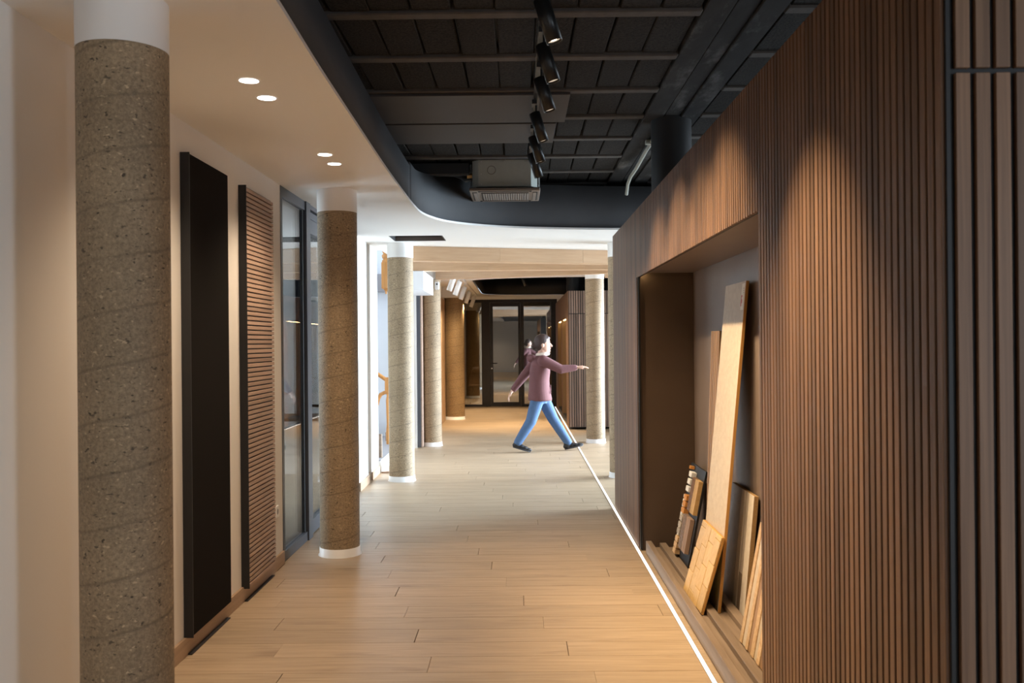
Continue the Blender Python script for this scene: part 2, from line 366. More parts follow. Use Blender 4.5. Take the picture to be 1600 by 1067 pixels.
# ------------------------------------------------------------------ floor
floor = tag(MB().box(-5.2, 4.6, -4.2, 28, -0.12, -0.014).build('floor', M['subfloor']), 'pale oak plank floor running across the corridor', None, None, 'structure')
PWID = 0.213
def plank_mesh(x0, x1, y0, y1):
    return MB().box(x0, x1, y0, y1, -0.0135, 0.0)
cache = {}
def plank(xc, yc, L):
    k = round(L, 2)
    if k not in cache:
        me = plank_mesh(-k / 2 + .0012, k / 2 - .0012, -PWID / 2 + .0011, PWID / 2 - .0011).mesh('plank'); me.materials.append(M['oakfloor']); cache[k] = me
    o = bpy.data.objects.new('plank', cache[k]); C.objects.link(o); o.location = (xc, yc, 0); o.parent = floor
    return o
LEN = 1.42
far = MB()
row = 0
y = 3.38
while y < 28:
    off = ((row * 0.537) % 1.0) * LEN
    xmin, xmax = (-1.64, 0.95) if y < 8.2 else (-1.64, 4.4)
    if y + PWID > 13.2: xmin, xmax = -1.70, 4.4
    x = -1.64 - off
    while x < xmax:
        a, b = max(x, xmin), min(x + LEN, xmax)
        if b - a > 0.06:
            if y < 14.0 and a < 1.75: plank((a + b) / 2, y + PWID / 2, b - a)
            else: far.box(a + .0012, b - .0012, y + .0011, y + PWID - .0011, -0.0135, 0)
        x += LEN
    y += PWID; row += 1
y = 3.38 - PWID
while y > -4.2:
    x = -1.64
    while x < 4.4:
        far.box(x + .0012, min(x + LEN, 4.4) - .0012, y + .0011, y + PWID - .0011, -0.0135, 0); x += LEN
    y -= PWID
y = 5.6
while y < 10.8:
    for x in (-5.0, -3.58, -2.9): far.box(x + .001, (x + LEN if x < -3 else -1.643) - .001, y + .001, y + PWID - .001, -0.0135, 0) if x != -3.58 else None
    y += PWID
far.build('planks', M['oakfloor'], floor)['kind'] = 'stuff'

# ------------------------------------------------------------------ walls
def struct(name, mb, mat, label=None, parent=None):
    o = mb.build(name, mat, parent)
    if not parent: tag(o, label, None, None, 'structure')
    return o
struct('wall_left', MB().box(XL - .14, XL, -4.2, 6.37, 0, ZS).box(XL - .14, XL, 9.42, 10.02, 0, ZS).box(XL - .14, XL - .035, 10.02, 10.22, 0, ZS).box(XL - .14, XL, 10.22, 10.74, 0, ZS),
       M['wallpaint'], 'warm white plaster wall carrying the two tall panels')
bb = tag(bpy.data.objects.new('baseboard_left', None), 'oak baseboard along the left wall', None, None, 'structure'); C.objects.link(bb)
MB().box(XL, XL + .015, -4.2, 6.36, 0, .088).build('board', M['baseboard'], bb)
MB().box(XL, XL + .015, 9.43, 10.02, 0, .088).build('board', M['baseboard'], bb)
MB().box(XL - .035, XL - .02, 10.02, 10.22, 0, .088).build('board', M['baseboard'], bb)
MB().box(XL, XL + .015, 10.22, 10.75, 0, .088).build('board', M['baseboard'], bb)
struct('wall_left_far', MB().box(-1.60, -1.46, 13.3, YB, 0, ZS), M['wallpaint'], 'beige wall behind the farther columns on the left')
struct('wall_right', MB().box(4.4, 4.55, -4.2, -0.5, 0, 3.3).box(4.4, 4.55, 0.8, 6.1, 0, 3.3).box(4.4, 4.55, 8.4, 8.6, 0, 3.3).box(4.4, 4.55, 6.1, 8.4, 2.6, 3.3).box(4.4, 4.55, 15.4, 28, 0, 3.3).box(4.4, 4.55, -0.5, .8, 2.6, 3.3).box(4.4, 4.55, 8.6, 15.4, 2.6, 3.3),
       M['paint'], 'white outer wall with tall windows behind the slatted cabinets')
struct('wall_back', MB().box(-5.2, 4.55, -4.35, -4.2, 0, 3.3), M['paint'], 'white wall behind the viewer')
struct('wall_partition', MB().box(1.75, 1.85, 1.9, 8.36, 0, 2.40), M['paint'], 'white partition behind the slatted cabinet')
# windows of the outer wall
for i, (a, b) in enumerate(((-0.5, 0.8), (6.1, 8.4), (8.6, 15.4))):  # the middle opening is added to go with the slab fill lamp
    wd = tag(bpy.data.objects.new('window_%d' % (3 + i), None), 'tall window in the outer wall', None, None, 'structure'); C.objects.link(wd)
    n = (1, 2, 4)[i]
    fr = MB().box(4.42, 4.5, a, b, 0, .06).box(4.42, 4.5, a, b, 2.54, 2.6)
    for k in range(n + 1):
        yy = a + (b - a) * k / n; fr.box(4.42, 4.5, max(a, yy - .03), min(b, yy + .03), .06, 2.54)
    fr.build('window_frame', M['white'], wd)
    for k in range(n):
        MB().box(4.455, 4.463, a + (b - a) * k / n + .03, a + (b - a) * (k + 1) / n - .03, .06, 2.54).build('pane', M['glass'], wd)
# door behind the viewer, seen mirrored in the end glazing
dr = tag(bpy.data.objects.new('door_3', None), 'white flush door in the wall behind the viewer', None, None, 'structure'); C.objects.link(dr)
MB().bev(-.75, .25, -4.2, -4.17, 0, 2.16).build('door_frame', M['white'], dr)
MB().bev(-.66, .16, -4.18, -4.14, .01, 2.07).build('door_leaf', M['paint'], dr)
MB().tube([(-.57, -4.14, 1.03), (-.57, -4.09, 1.03), (-.45, -4.09, 1.03)], .01).build('door_handle', M['steel'], dr)

# ------------------------------------------------------------------ lowered ceiling with its voids
def catmull(pts, n=6):
    out = []
    for i in range(len(pts) - 1):
        p0, p1, p2, p3 = [Vector(pts[max(0, min(len(pts) - 1, k))]) for k in (i - 1, i, i + 1, i + 2)]
        for k in range(n):
            t = k / n
            out.append(tuple(0.5 * ((2 * p1) + (p2 - p0) * t + (2 * p0 - 5 * p1 + 4 * p2 - p3) * t * t + (3 * p1 - p0 - 3 * p2 + p3) * t ** 3)))
    out.append(tuple(pts[-1])); return out
edge1 = catmull([(-.70, -3.9), (-.71, 0), (-.745, 2.0), (-.763, 2.95), (-.785, 3.72), (-.803, 4.7), (-.82, 5.74), (-.826, 6.72), (-.822, 7.5), (-.80, 7.88), (-.735, 8.17), (-.627, 8.42), (-.407, 8.66), (-.05, 8.88), (.447, 9.03), (.954, 9.11), (1.8, 9.17), (4.3, 9.2)])
void1 = edge1 + [(4.3, -3.9)]
edge2 = catmull([(4.2, 15.6), (1.4, 15.65), (.5, 15.7), (-.2, 15.85), (-.62, 16.08), (-.79, 16.32), (-.808, 16.6), (-.812, 18), (-.815, 20.2), (-.81, 20.8), (-.74, 21.15), (-.5, 21.45), (-.1, 21.6), (.6, 21.68), (4.2, 21.7)])
void2 = edge2
hatch = [(-1.317, 9.445), (-.763, 9.455), (-.763, 9.955), (-1.317, 9.96)]
outer = [(-5.2, -4.2), (4.4, -4.2), (4.4, 28), (-1.60, 28), (-1.60, 10.92), (-5.2, 10.92)]
def filled(name, loops, z, thick):
    cu = bpy.data.curves.new(name, 'CURVE'); cu.dimensions = '2D'; cu.fill_mode = 'BOTH'; cu.extrude = thick / 2
    for lp in loops:
        sp = cu.splines.new('POLY'); sp.points.add(len(lp) - 1); sp.use_cyclic_u = True
        for p, q in zip(sp.points, lp): p.co = (q[0], q[1], 0, 1)
    o = bpy.data.objects.new(name, cu); C.objects.link(o)
    me = bpy.data.meshes.new_from_object(o.evaluated_get(bpy.context.evaluated_depsgraph_get())); bpy.data.objects.remove(o)
    for v in me.vertices: v.co.z += z + thick / 2
    return me
ceil = link('ceiling', filled('ceiling', [outer, void1, void2, hatch], ZS, .018), M['paint'])
tag(ceil, 'smooth white plaster ceiling curving around the dark open void', None, None, 'structure')
def offset(pts, d):
    out = []
    for i, p in enumerate(pts):
        a, b = Vector(pts[max(0, i - 1)]), Vector(pts[min(len(pts) - 1, i + 1)]); t = (b - a).normalized(); n = Vector((-t.y, t.x)); out.append(tuple(Vector(p) + n * d))
    return out
def upstand(name, pts, z0, z1f, t, mat, label, side=1):
    a = offset(pts, .014 * side); b = offset(pts, (.014 + t) * side); vs = []
    for (p, q) in zip(a, b): z1 = z1f(p); vs += [(*p, z0), (*p, z1), (*q, z0), (*q, z1)]
    fs = []
    for i in range(len(a) - 1):
        k, l = 4 * i, 4 * i + 4
        fs += [(k, l, l + 1, k + 1), (k + 2, k + 3, l + 3, l + 2), (k + 1, l + 1, l + 3, k + 3), (k, k + 2, l + 2, l)]
    fs += [(0, 1, 3, 2), (len(vs) - 4, len(vs) - 2, len(vs) - 1, len(vs) - 3)]
    mb = MB(); mb.add(vs, fs, True); o = mb.build(name, mat); tag(o, label, None, None, 'structure'); return o
k = next(i for i, p in enumerate(edge1) if p[1] > 7.25)
upstand('trim_1', edge1[:k + 1], ZS + .018, lambda p: 2.90, .015, M['fascia'], 'straight blue-black upstand along the left edge of the ceiling void')
upstand('trim_2', edge1[k:], ZS + .018, lambda p: 2.93 if p[1] < 7.6 else min(3.03, 2.93 + (p[1] - 7.6) * .1), .015, M['fascia'], 'curved blue-black upstand closing the far end of the ceiling void')
upstand('trim_3', edge2, ZS + .018, lambda p: 3.02, .015, M['black'], 'black upstand around the far ceiling void', -1)

# ------------------------------------------------------------------ raw slab: joists, blocks, concrete beam
slab = struct('ceiling_slab', MB().box(-1.5, 4.55, -4.35, 28, ZC + .06, ZC + .2).box(-5.2, -1.5, -4.35, 10.88, ZC + .06, ZC + .2).box(-5.2, -1.5, 13.62, 28, ZC + .06, ZC + .2), M['black'], 'raw dark slab of joists and cement blocks above the void')
JW = .078; JP = .695; J0 = 4.506
bme = MB().bev(-.0955, .0955, -(JP - JW) / 2 + .006, (JP - JW) / 2 - .006, 0, .05, .005).mesh('ceiling_block'); bme.materials.append(M['block'])
for kx in range(-3, 8):
    yj = J0 + JP * kx
    jm = MB(); jm.bev(-1.3, .905, -JW / 2, JW / 2, ZC - .012, ZC + .06, .006)
    j = jm.build('joist', M['joist'], slab); j.location.y = yj
    if kx > -3:
        jm = MB(); jm.bev(1.305, 1.74, -JW / 2 - .01, JW / 2, ZC - .012, ZC + .06, .006)
        j = jm.build('joist', M['joist'], slab); j.location.y = yj - .02
    ym = yj + JP / 2
    xs = [x0 for x0 in [-1.30 + .2 * i for i in range(11)]]
    for x0 in xs:
        o = bpy.data.objects.new('ceiling_block', bme); C.objects.link(o); o.parent = slab
        o.location = (x0 + .1 + random.uniform(-.004, .004), ym, ZC + random.uniform(0, .008)); o.rotation_euler.z = random.uniform(-.012, .012); o.scale.x = random.uniform(.985, 1.0)
    for x0 in (1.31, 1.51):
        if kx < -2: continue
        o = bpy.data.objects.new('ceiling_block', bme); C.objects.link(o); o.parent = slab
        o.location = (x0 + .1, ym, ZC + random.uniform(0, .006))
for i, (a, b, dz) in enumerate(((.91, 1.045, 0), (1.05, 1.165, .006), (1.17, 1.30, -.004))):
    MB().bev(a, b, 2.2, 10.2, ZC + dz - .006, ZC + .06, .004).build('concrete_band', M['concrete'], slab)

# ------------------------------------------------------------------ columns
def column(x, y, r, label, z1=ZS, cap=2.44, ring=True, shaft='terra', capmat='paint', z0=0.0):
    t = thing('round_column', label, 'column', (x, y, z0))
    top = cap if cap else z1
    MB().lathe([(r, z0 + (.0 if not ring else .055) - z0), (r, top - z0)], 0, 0, 64).build('shaft', M[shaft], None, True).parent = t
    if cap: MB().lathe([(r + .001, cap - z0), (r + .0015, z1 - z0)], 0, 0, 64).build('cap', M[capmat], None).parent = t
    if ring:
        MB().lathe([(r + .013, 0), (r + .012, .006), (r + .005, .012), (r + .004, .056), (r - .002, .06)], 0, 0, 64).build('base_ring', M['white'], None).parent = t
    return t
column(-1.2596, 2.966, .140, 'thick gravel concrete column nearest the camera, on the far left')
column(-1.2893, 6.640, .140, 'gravel concrete column standing in front of the grey glass partition')
column(-1.2888, 10.182, .140, 'gravel concrete column beside the stair opening, under the square ceiling hatch')
column(-1.2745, 13.63, .140, 'gravel concrete column carrying a small white detector, beside the white box')
column(-1.256, 18.35, .188, 'wide brown concrete column standing farthest down the left row', z1=2.39, cap=None, shaft='terra2')
column(1.145, 10.33, .140, 'concrete column half hidden behind the far end of the slatted wall')
column(1.1478, 13.889, .140, 'brightly daylit concrete column in front of the far slatted cabinet')
t = column(1.12, 6.72, .145, 'black painted column rising above the slatted wall to the raw slab', z1=ZC, cap=None, ring=False, shaft='black', z0=2.453)
column(1.06, 17.4, .15, 'black painted column above the far slatted cabinet', z1=ZC, cap=None, ring=False, shaft='black', z0=2.387)
# small detector on the fourth column
s = thing('motion_detector', 'small white motion detector fixed high on a column', 'detector', (-1.173, 13.50, 2.34))
MB().bev(-.032, .032, -.035, 0, -.06, .06, .012).build('housing', M['white'], None).parent = s
MB().cyl((0, -.034, .022), (0, -.044, .022), .014, .008, 12).build('lens', M['black'], None).parent = s

# ------------------------------------------------------------------ tall panels on the left wall
p = thing('acoustic_panel', 'plain tall black felt panel on the left wall', 'wall panel', (XL, 4.79, .09))
MB().bev(.001, .04, -.305, .305, 0, 2.345, .003).build('panel_body', M['felt'], None).parent = p
MB().box(.001, .046, -.312, -.305, -.003, 2.348).build('edge_strip', M['black'], None).parent = p
MB().bev(.016, .036, -.30, .30, -.0895, -.083, .001).build('foot_strip', M['black'], None).parent = p
p = thing('slatted_acoustic_panel', 'tall black framed panel with horizontal brown wooden slats', 'wall panel', (XL, 5.72, .08))
MB().box(.001, .03, -.30, .30, 0, 2.355).build('backing', M['black'], None).parent = p
MB().bev(.016, .036, -.30, .30, -.0795, -.073, .001).build('foot_strip', M['black'], None).parent = p
MB().box(.001, .047, -.308, -.30, -.003, 2.358).build('edge_strip', M['black'], None).parent = p
sm_ = MB().bev(.03, .045, -.299, .299, 0, .0205, .0015).mesh('slat'); sm_.materials.append(M['slat3'])
for i in range(84):
    o = bpy.data.objects.new('slat', sm_); C.objects.link(o); o.parent = p; o.location.z = .004 + i * .02795
s = thing('wall_socket', 'small white socket low on the left wall beside the slatted panel', 'socket', (XL, 6.2, .385))
MB().bev(.0005, .011, -.04, .04, -.04, .04, .003).build('plate', M['white'], None).parent = s
MB().cyl((.0105, 0, 0), (.0115, 0, 0), .02, .02, 16).build('socket_hole', M['stairgrey'], None).parent = s

# ------------------------------------------------------------------ grey glass partition on the left (office)
g = tag(bpy.data.objects.new('window_1', None), 'anthracite framed glass partition of the office on the left', None, None, 'structure'); C.objects.link(g)
FX0, FX1 = XL - .075, XL + .004
MB().box(FX0, FX1, 6.372, 7.10, ZS - .07, ZS - .001).box(FX0, FX1, 6.372, 7.10, .001, .07).box(FX0, FX1, 6.372, 6.42, .07, ZS - .07).build('frame', M['frame'], g)
MB().box(FX0, FX1 + .012, 7.10, 7.235, .001, ZS - .001).build('post', M['frame'], g)
MB().box(XL - .03, XL - .008, 7.06, 7.10, .07, ZS - .07).build('gasket', M['black'], g)
MB().box(XL - .02, XL - .012, 6.42, 7.06, .07, ZS - .07).build('pane', M['glass'], g)
MB().box(FX0, FX1, 8.35, 9.41, ZS - .10, ZS - .001).box(FX0, FX1, 8.35, 9.41, .001, .08).box(FX0, FX1, 9.36, 9.415, .08, ZS - .1).box(FX0, FX1, 8.35, 8.41, .08, ZS - .1).build('frame', M['frame'], g)
MB().box(XL - .02, XL - .012, 8.41, 9.36, .08, ZS - .10).build('pane', M['glass'], g)
d = tag(bpy.data.objects.new('door_1', None), 'glass office door with black lever handle in anthracite frame', None, None, 'structure'); C.objects.link(d)
MB().box(FX0, FX1, 7.24, 8.34, ZS - .035, ZS - .001).box(FX0, FX1 - .02, 7.24, 8.34, ZS - .10, ZS - .045).build('head_frame', M['frame'], d)
MB().box(FX0 + .01, FX1 - .01, 7.25, 7.33, .01, ZS - .11).box(FX0 + .01, FX1 - .01, 8.26, 8.34, .01, ZS - .11).box(FX0 + .01, FX1 - .01, 7.33, 8.26, .01, .12).box(FX0 + .01, FX1 - .01, 7.33, 8.26, ZS - .22, ZS - .11).build('leaf_frame', M['frame'], d)
MB().box(XL - .04, XL - .032, 7.33, 8.26, .12, ZS - .22).build('pane', M['glass'], d)
MB().tube([(XL, 7.29, 1.02), (XL + .05, 7.29, 1.02), (XL + .05, 7.42, 1.02)], .011).build('lever_handle', M['blackmetal'], d)
# the office behind it
struct('wall_office', MB().box(-5.2, -5.05, 5.4, 10.9, 0, ZS).box(-5.05, XL - .14, 5.4, 5.5, 0, ZS).box(-5.05, XL - .14, 10.76, 10.88, 0, ZS), M['paint'], 'white walls of the office behind the glass partition')
wb = thing('whiteboard', 'whiteboard with marker sketches behind the glass partition', 'whiteboard', (-3.0, 10.74, .95))
MB().bev(-.75, .75, -.03, -.005, 0, 1.05, .004).build('board', M['whiteboard'], None).parent = wb
ink = MB()
for k in range(9):
    z = .2 + .07 * k; x = -.5 + .1 * (k % 3); ink.tube([(x + .09 * i, -.034, z + .02 * math.sin(2.1 * i + k)) for i in range(4 + k % 4)], .004, 4)
ink.build('marker_lines', M['ink'], None).parent = wb
dk = thing('office_desk', 'dark office desk behind the glass partition', 'desk', (-2.6, 9.9, 0))
MB().bev(-.7, .7, -.35, .35, .71, .74).build('desktop', M['slat'], None).parent = dk
for sx in (-.66, .66):
    for sy in (-.31, .31): MB().cyl((sx, sy, 0), (sx, sy, .71), .02, .02, 10).build('leg', M['blackmetal'], None).parent = dk

# ------------------------------------------------------------------ near slatted cabinet with display niche
Y0, Y1 = 1.874, 8.38; ZT = 2.452; NY0, NY1 = 3.327, 6.69; NZ = 1.963; XB = 1.262; XD = 1.72
cab = thing('slatted_cabinet', 'long dark wood slatted cabinet wall with an open display niche', 'cabinet', (0, 0, 0))
F = XW + .012
MB().box(F, XD, Y0 + .012, NY0, 0, ZT).box(F, XD, NY1, Y1, 0, ZT).box(F, XD, NY0, NY1, 2.005, ZT).box(XB + .012, XD, NY0, NY1, 0, 2.005).build('carcass', M['black'], cab)
MB().box(XB, XB + .011, NY0 + .001, NY1 - .001, .002, 2.004).build('niche_back', M['liner'], cab)
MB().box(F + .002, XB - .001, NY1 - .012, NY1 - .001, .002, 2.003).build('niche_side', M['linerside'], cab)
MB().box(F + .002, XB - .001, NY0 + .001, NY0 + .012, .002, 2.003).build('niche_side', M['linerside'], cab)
MB().box(F + .014, XB - .001, NY0 + .012, NY1 - .012, 1.992, 2.003).build('niche_top', M['liner'], cab)
MB().box(XW + .004, F + .013, NY0 - .0, NY1 + .0, NZ + .002, 2.004).build('niche_lip', M['black'], cab)
MB().box(XW + .003, F + .006, NY1 - .03, NY1 - .0125, .01, NZ).build('light_profile', M['black'], cab)
MB().box(F + .02, F + .03, NY1 - .10, NY1 - .02, 1.985, 1.991).build('niche_lamp', glow('niche lamp', (1, .72, .35), 25), cab)  # added glow bar, standing in for spot light spilling into the corner
MB().box(F - .004, F + .004, Y0 + .003, Y0 + .018, 0, ZT).build('corner_edge', M['black'], cab)
PT = .03695; SW = .0258
mfull = MB().bev(0, .012, 0, SW, .012, ZT, .0012).mesh('slat'); mfull.materials.append(M['slat'])
mshort = MB().bev(0, .012, 0, SW, NZ, ZT, .0012).mesh('slat'); mshort.materials.append(M['slat'])
y = Y0 + .012
while y + SW <= Y1 + .001:
    me = mshort if (y + SW > NY0 and y < NY1) else mfull
    if me is mshort and y < NY0: y = NY0
    o = bpy.data.objects.new('slat', me); C.objects.link(o); o.parent = cab; o.location = (XW, y, 0)
    y += PT
mlow = MB().bev(0, .029, 0, .012, .012, 2.036, .0012).mesh('slat'); mlow.materials.append(M['slat'])
mup = MB().bev(0, .029, 0, .012, 2.046, ZT, .0012).mesh('slat'); mup.materials.append(M['slat'])
for i in range(20):
    for me in (mlow, mup):
        o = bpy.data.objects.new('slat', me); C.objects.link(o); o.parent = cab; o.location = (.886 + i * .0405, Y0, 0)
MB().box(.886, XD, Y0 + .0122, Y0 + .0125, 0, ZT).build('front_backing', M['black'], cab)

# ------------------------------------------------------------------ far slatted cabinet
cb2 = thing('slatted_cabinet', 'lower far slatted cabinet with gold lit niches beside the glazed wall', 'cabinet', (0, 0, 0))
A0, A1, T2 = 15.97, 21.2, 2.385
MB().box(F, 2.6, A0 + .012, A1, 0.03, .1).box(F + .3, 2.6, A0 + .012, A1, .03, T2).box(F, F + .3, A0 + .012, 16.7, .1, T2).box(F, F + .3, 20.3, A1, .1, T2).box(F, F + .3, 16.7, 20.3, 1.94, T2).box(F, F + .3, 18.35, 18.5, .1, 1.94).build('carcass', M['black'], cb2)
for a, b in ((16.7, 18.35), (18.5, 20.3)):
    MB().box(F + .289, F + .299, a, b, .1, 1.94).box(F, F + .289, b - .01, b, .1, 1.939).box(F, F + .289, a, a + .01, .1, 1.939).build('niche_lining', M['ochre'], cb2)
    MB().box(F + .02, F + .05, a + .05, b - .05, 1.925, 1.937).build('niche_lamp', glow('cabinet niche lamp', (1, .66, .28), 11), cb2)
mlow2 = MB().bev(0, .0285, 0, .012, .04, 1.985, .0012).mesh('slat'); mlow2.materials.append(M['slat2'])
mup2 = MB().bev(0, .0285, 0, .012, 1.997, T2, .0012).mesh('slat'); mup2.materials.append(M['slat2'])
for i in range(24):
    for me in (mlow2, mup2):
        o = bpy.data.objects.new('slat', me); C.objects.link(o); o.parent = cb2; o.location = (.88 + i * .0405, A0, 0)
sd = MB(); y = A0 + .012
while y < A1:
    n0 = 16.69 < y + SW and y < 20.31 and not (18.34 < y < 18.49)
    sd.box(XW, F, y, y + SW, 1.93 if n0 else .04, T2); y += PT
sd.build('side_slats', M['slat'], cb2)['kind'] = 'stuff'

# ------------------------------------------------------------------ floor light strip
st = thing('floor_light_strip', 'thin glowing light strip set in the floor along the slatted wall', 'light strip', (0, 0, 0))
MB().box(.838, .856, 2.0, 21.6, .0005, .003).build('diffuser', M['led'], st)
MB().box(.8565, .8585, 2.0, 15.9, .0005, .004).box(.8355, .8375, 2.0, 21.6, .0005, .0035).build('profile', M['steel'], st)

# ------------------------------------------------------------------ tray and sample boards in the niche
tr = thing('display_tray', 'low taupe grooved tray on the niche floor holding the samples', 'tray', (0, 0, 0))
MB().bev(.888, .928, 3.36, 6.56, .001, .094, .003).build('front_lip', M['tray'], tr)
MB().box(.9285, XB - .002, 3.36, 6.56, .002, .048).build('tray_floor', M['tray'], tr)
MB().bev(.985, 1.03, 3.36, 6.56, .0485, .08, .002).build('rail', M['tray'], tr)
MB().bev(1.10, 1.15, 3.36, 6.56, .0485, .08, .002).build('rail', M['tray'], tr)

def leaning(name, label, cat, ya, yb, xb, xt, zt, t=.016):
    """empty whose local frame is the board's face: u to the viewer (-Y), v up the board, w out of the face (-X)"""
    zb = .0495 + t * (xt - xb) / math.hypot(xt - xb, zt - .05)      # the rear lower edge stands on the tray
    h = math.hypot(xt - xb, zt - zb)
    e = thing(name, label, cat, (0, 0, 0))
    up = Vector((xt - xb, 0, zt - zb)).normalized(); u = Vector((0, -1, 0)); wv = u.cross(up)   # u x v
    if wv.x > 0: wv = -wv
    m = Matrix(((u.x, up.x, wv.x, xb), (u.y, up.y, wv.y, yb), (u.z, up.z, wv.z, zb), (0, 0, 0, 1)))
    e.matrix_world = m
    return e, yb - ya, h
def child(o, e): o.parent = e; return o
def bx(u0, u1, v0, v1, w0, w1, b=.001): return MB().bev(u0, u1, v0, v1, w0, w1, b)

e, W, H = leaning('oak_board', 'tallest pale oak board with a red printed sticker, leaning in the niche', 'wood sample', 4.955, 5.44, 1.05, 1.218, 1.82)
child(bx(0, W, 0, H, -.016, 0).build('face_board', M['oak']), e)
child(bx(W, W + .003, 0, H, -.016, 0, .0005).build('edge_band', M['oakedge']), e)
child(MB().box(W - .075, W - .012, H - .155, H - .012, .0002, .001).build('sticker', M['paper']), e)
pr = MB().box(W - .075, W - .060, H - .135, H - .075, .0011, .0014).box(W - .060, W - .048, H - .118, H - .098, .0011, .0014).box(W - .060, W - .052, H - .085, H - .075, .0011, .0014)
child(pr.build('red_print', M['red']), e)
pr = MB()
for k in range(3): pr.box(W - .045 + .004 * k, W - .02, H - .04 - .012 * k, H - .037 - .012 * k, .0011, .0013)
child(pr.build('small_print', M['stairgrey']), e)

e, W, H = leaning('slat_sample', 'narrow brown ribbed slat sample leaning behind the tallest board', 'wood sample', 5.60, 5.85, 1.172, 1.226, 1.56)
child(bx(0, W, 0, H, -.014, 0).build('backing', M['black']), e)
for i in range(5): child(bx(.004 + i * .05, .041 + i * .05, 0, H, .0003, .012, .0015).build('slat', M['slat4']), e)

e, W, H = leaning('parquet_sample', 'yellow oak parquet sample with stepped tiles, standing in front', 'wood sample', 4.914, 5.42, .947, 1.066, .462, .021)
child(bx(0, W, 0, H, -.02, -.008).build('backing', M['oakedge']), e)
cw = W / 4
for c in range(4):
    v = -.13 + .045 * c
    while v < H:
        a, b = max(v, 0), min(v + .13, H)
        if b - a > .01: child(bx(c * cw + .0015, (c + 1) * cw - .0015, a + .0015, b - .0015, -.0078, -.0015 * ((c + int(v * 50)) % 2), .002).build('wood_tile', M['parquet']), e)
        v += .13

e, W, H = leaning('green_board', 'thin lime green board showing behind the parquet sample', 'wood sample', 4.98, 5.475, .9695, 1.060, .36, .007)
child(bx(0, W, 0, H, -.006, 0).build('face_board', M['green']), e)

e, W, H = leaning('laminate_board', 'thick chipboard sample faced in grey and white striped laminate', 'wood sample', 4.865, 5.365, 1.166, 1.226, .685, .027)
child(bx(0, W, 0, H, -.026, -.004).build('chipboard_core', M['chip']), e)
child(bx(0, .24, 0, H, -.0038, 0).build('grey_laminate', M['grey']), e)
child(bx(.24, .33, 0, H, -.0038, 0).build('striped_laminate', M['pale']), e)
child(bx(.33, .40, .2, H, -.0038, 0).build('grey_laminate', M['grey']), e)
child(bx(.33, .40, 0, .2, -.0038, 0).build('brown_laminate', M['tray']), e)
child(bx(.40, W, 0, H, -.0038, 0).build('pale_laminate', M['pale']), e)

e, W, H = leaning('lath_sample', 'knotty striped pine lath sample half hidden by the near niche edge', 'wood sample', 3.80, 4.483, 1.052, 1.158, .625, .031)
child(bx(0, W, 0, H, -.03, -.012).build('backing', M['liner']), e)
u = 0
for i in range(12):
    wd_ = (.05, .058, .047)[i % 3]
    child(bx(u + .001, u + wd_ - .003, 0, H - .003 * (i % 3), -.0118, -.003 * (i % 2), .002).build('lath', M[('pine', 'oak', 'pine', 'slat4')[i % 4]]), e); u += wd_

e, W, H = leaning('sample_display', 'black display board covered with small slat and block samples', 'wood sample', 5.93, 6.42, 1.067, 1.19, .665, .015)
child(bx(0, W, 0, H, -.014, 0).build('backing', M['black']), e)
def samples(u0, n, wdt, v0, v1, mat, name='slat_sample'):
    for i in range(n): child(bx(u0 + i * wdt, u0 + (i + .62) * wdt, v0, v1, .0005, .03, .001).build('sample_slat', mat), e)
samples(.27, 3, .032, .335, .555, M['slat']); samples(.37, 4, .03, .335, .555, M['parquet'])
samples(.22, 3, .033, .075, .30, M['slat2']); samples(.325, 4, .032, .075, .30, M['slat3'])
for v, mt in ((.545, 'white'), (.495, 'white'), (.445, 'white'), (.385, 'orange'), (.34, 'orange'), (.295, 'orange'), (.24, 'grey'), (.195, 'grey'), (.15, 'grey'), (.095, 'pine'), (.055, 'pine'), (.015, 'pine')):
    q = (.6 - v) * .12; child(bx(.16 - q, .25 - q, v, v + .034, .0005, .035, .001).build('sample_block', M[mt]), e)
for k_ in range(6): child(bx(.055, .10, .235 + .03 * k_, .256 + .03 * k_, .0005, .022, .001).build('sample_block', M['white']), e)
child(bx(.05, .075, .09, .22, .0005, .018, .001).build('sample_block', M['white']), e)
child(bx(.10, .14, .59, .61, .0005, .03, .001).build('sample_block', M['orange']), e)

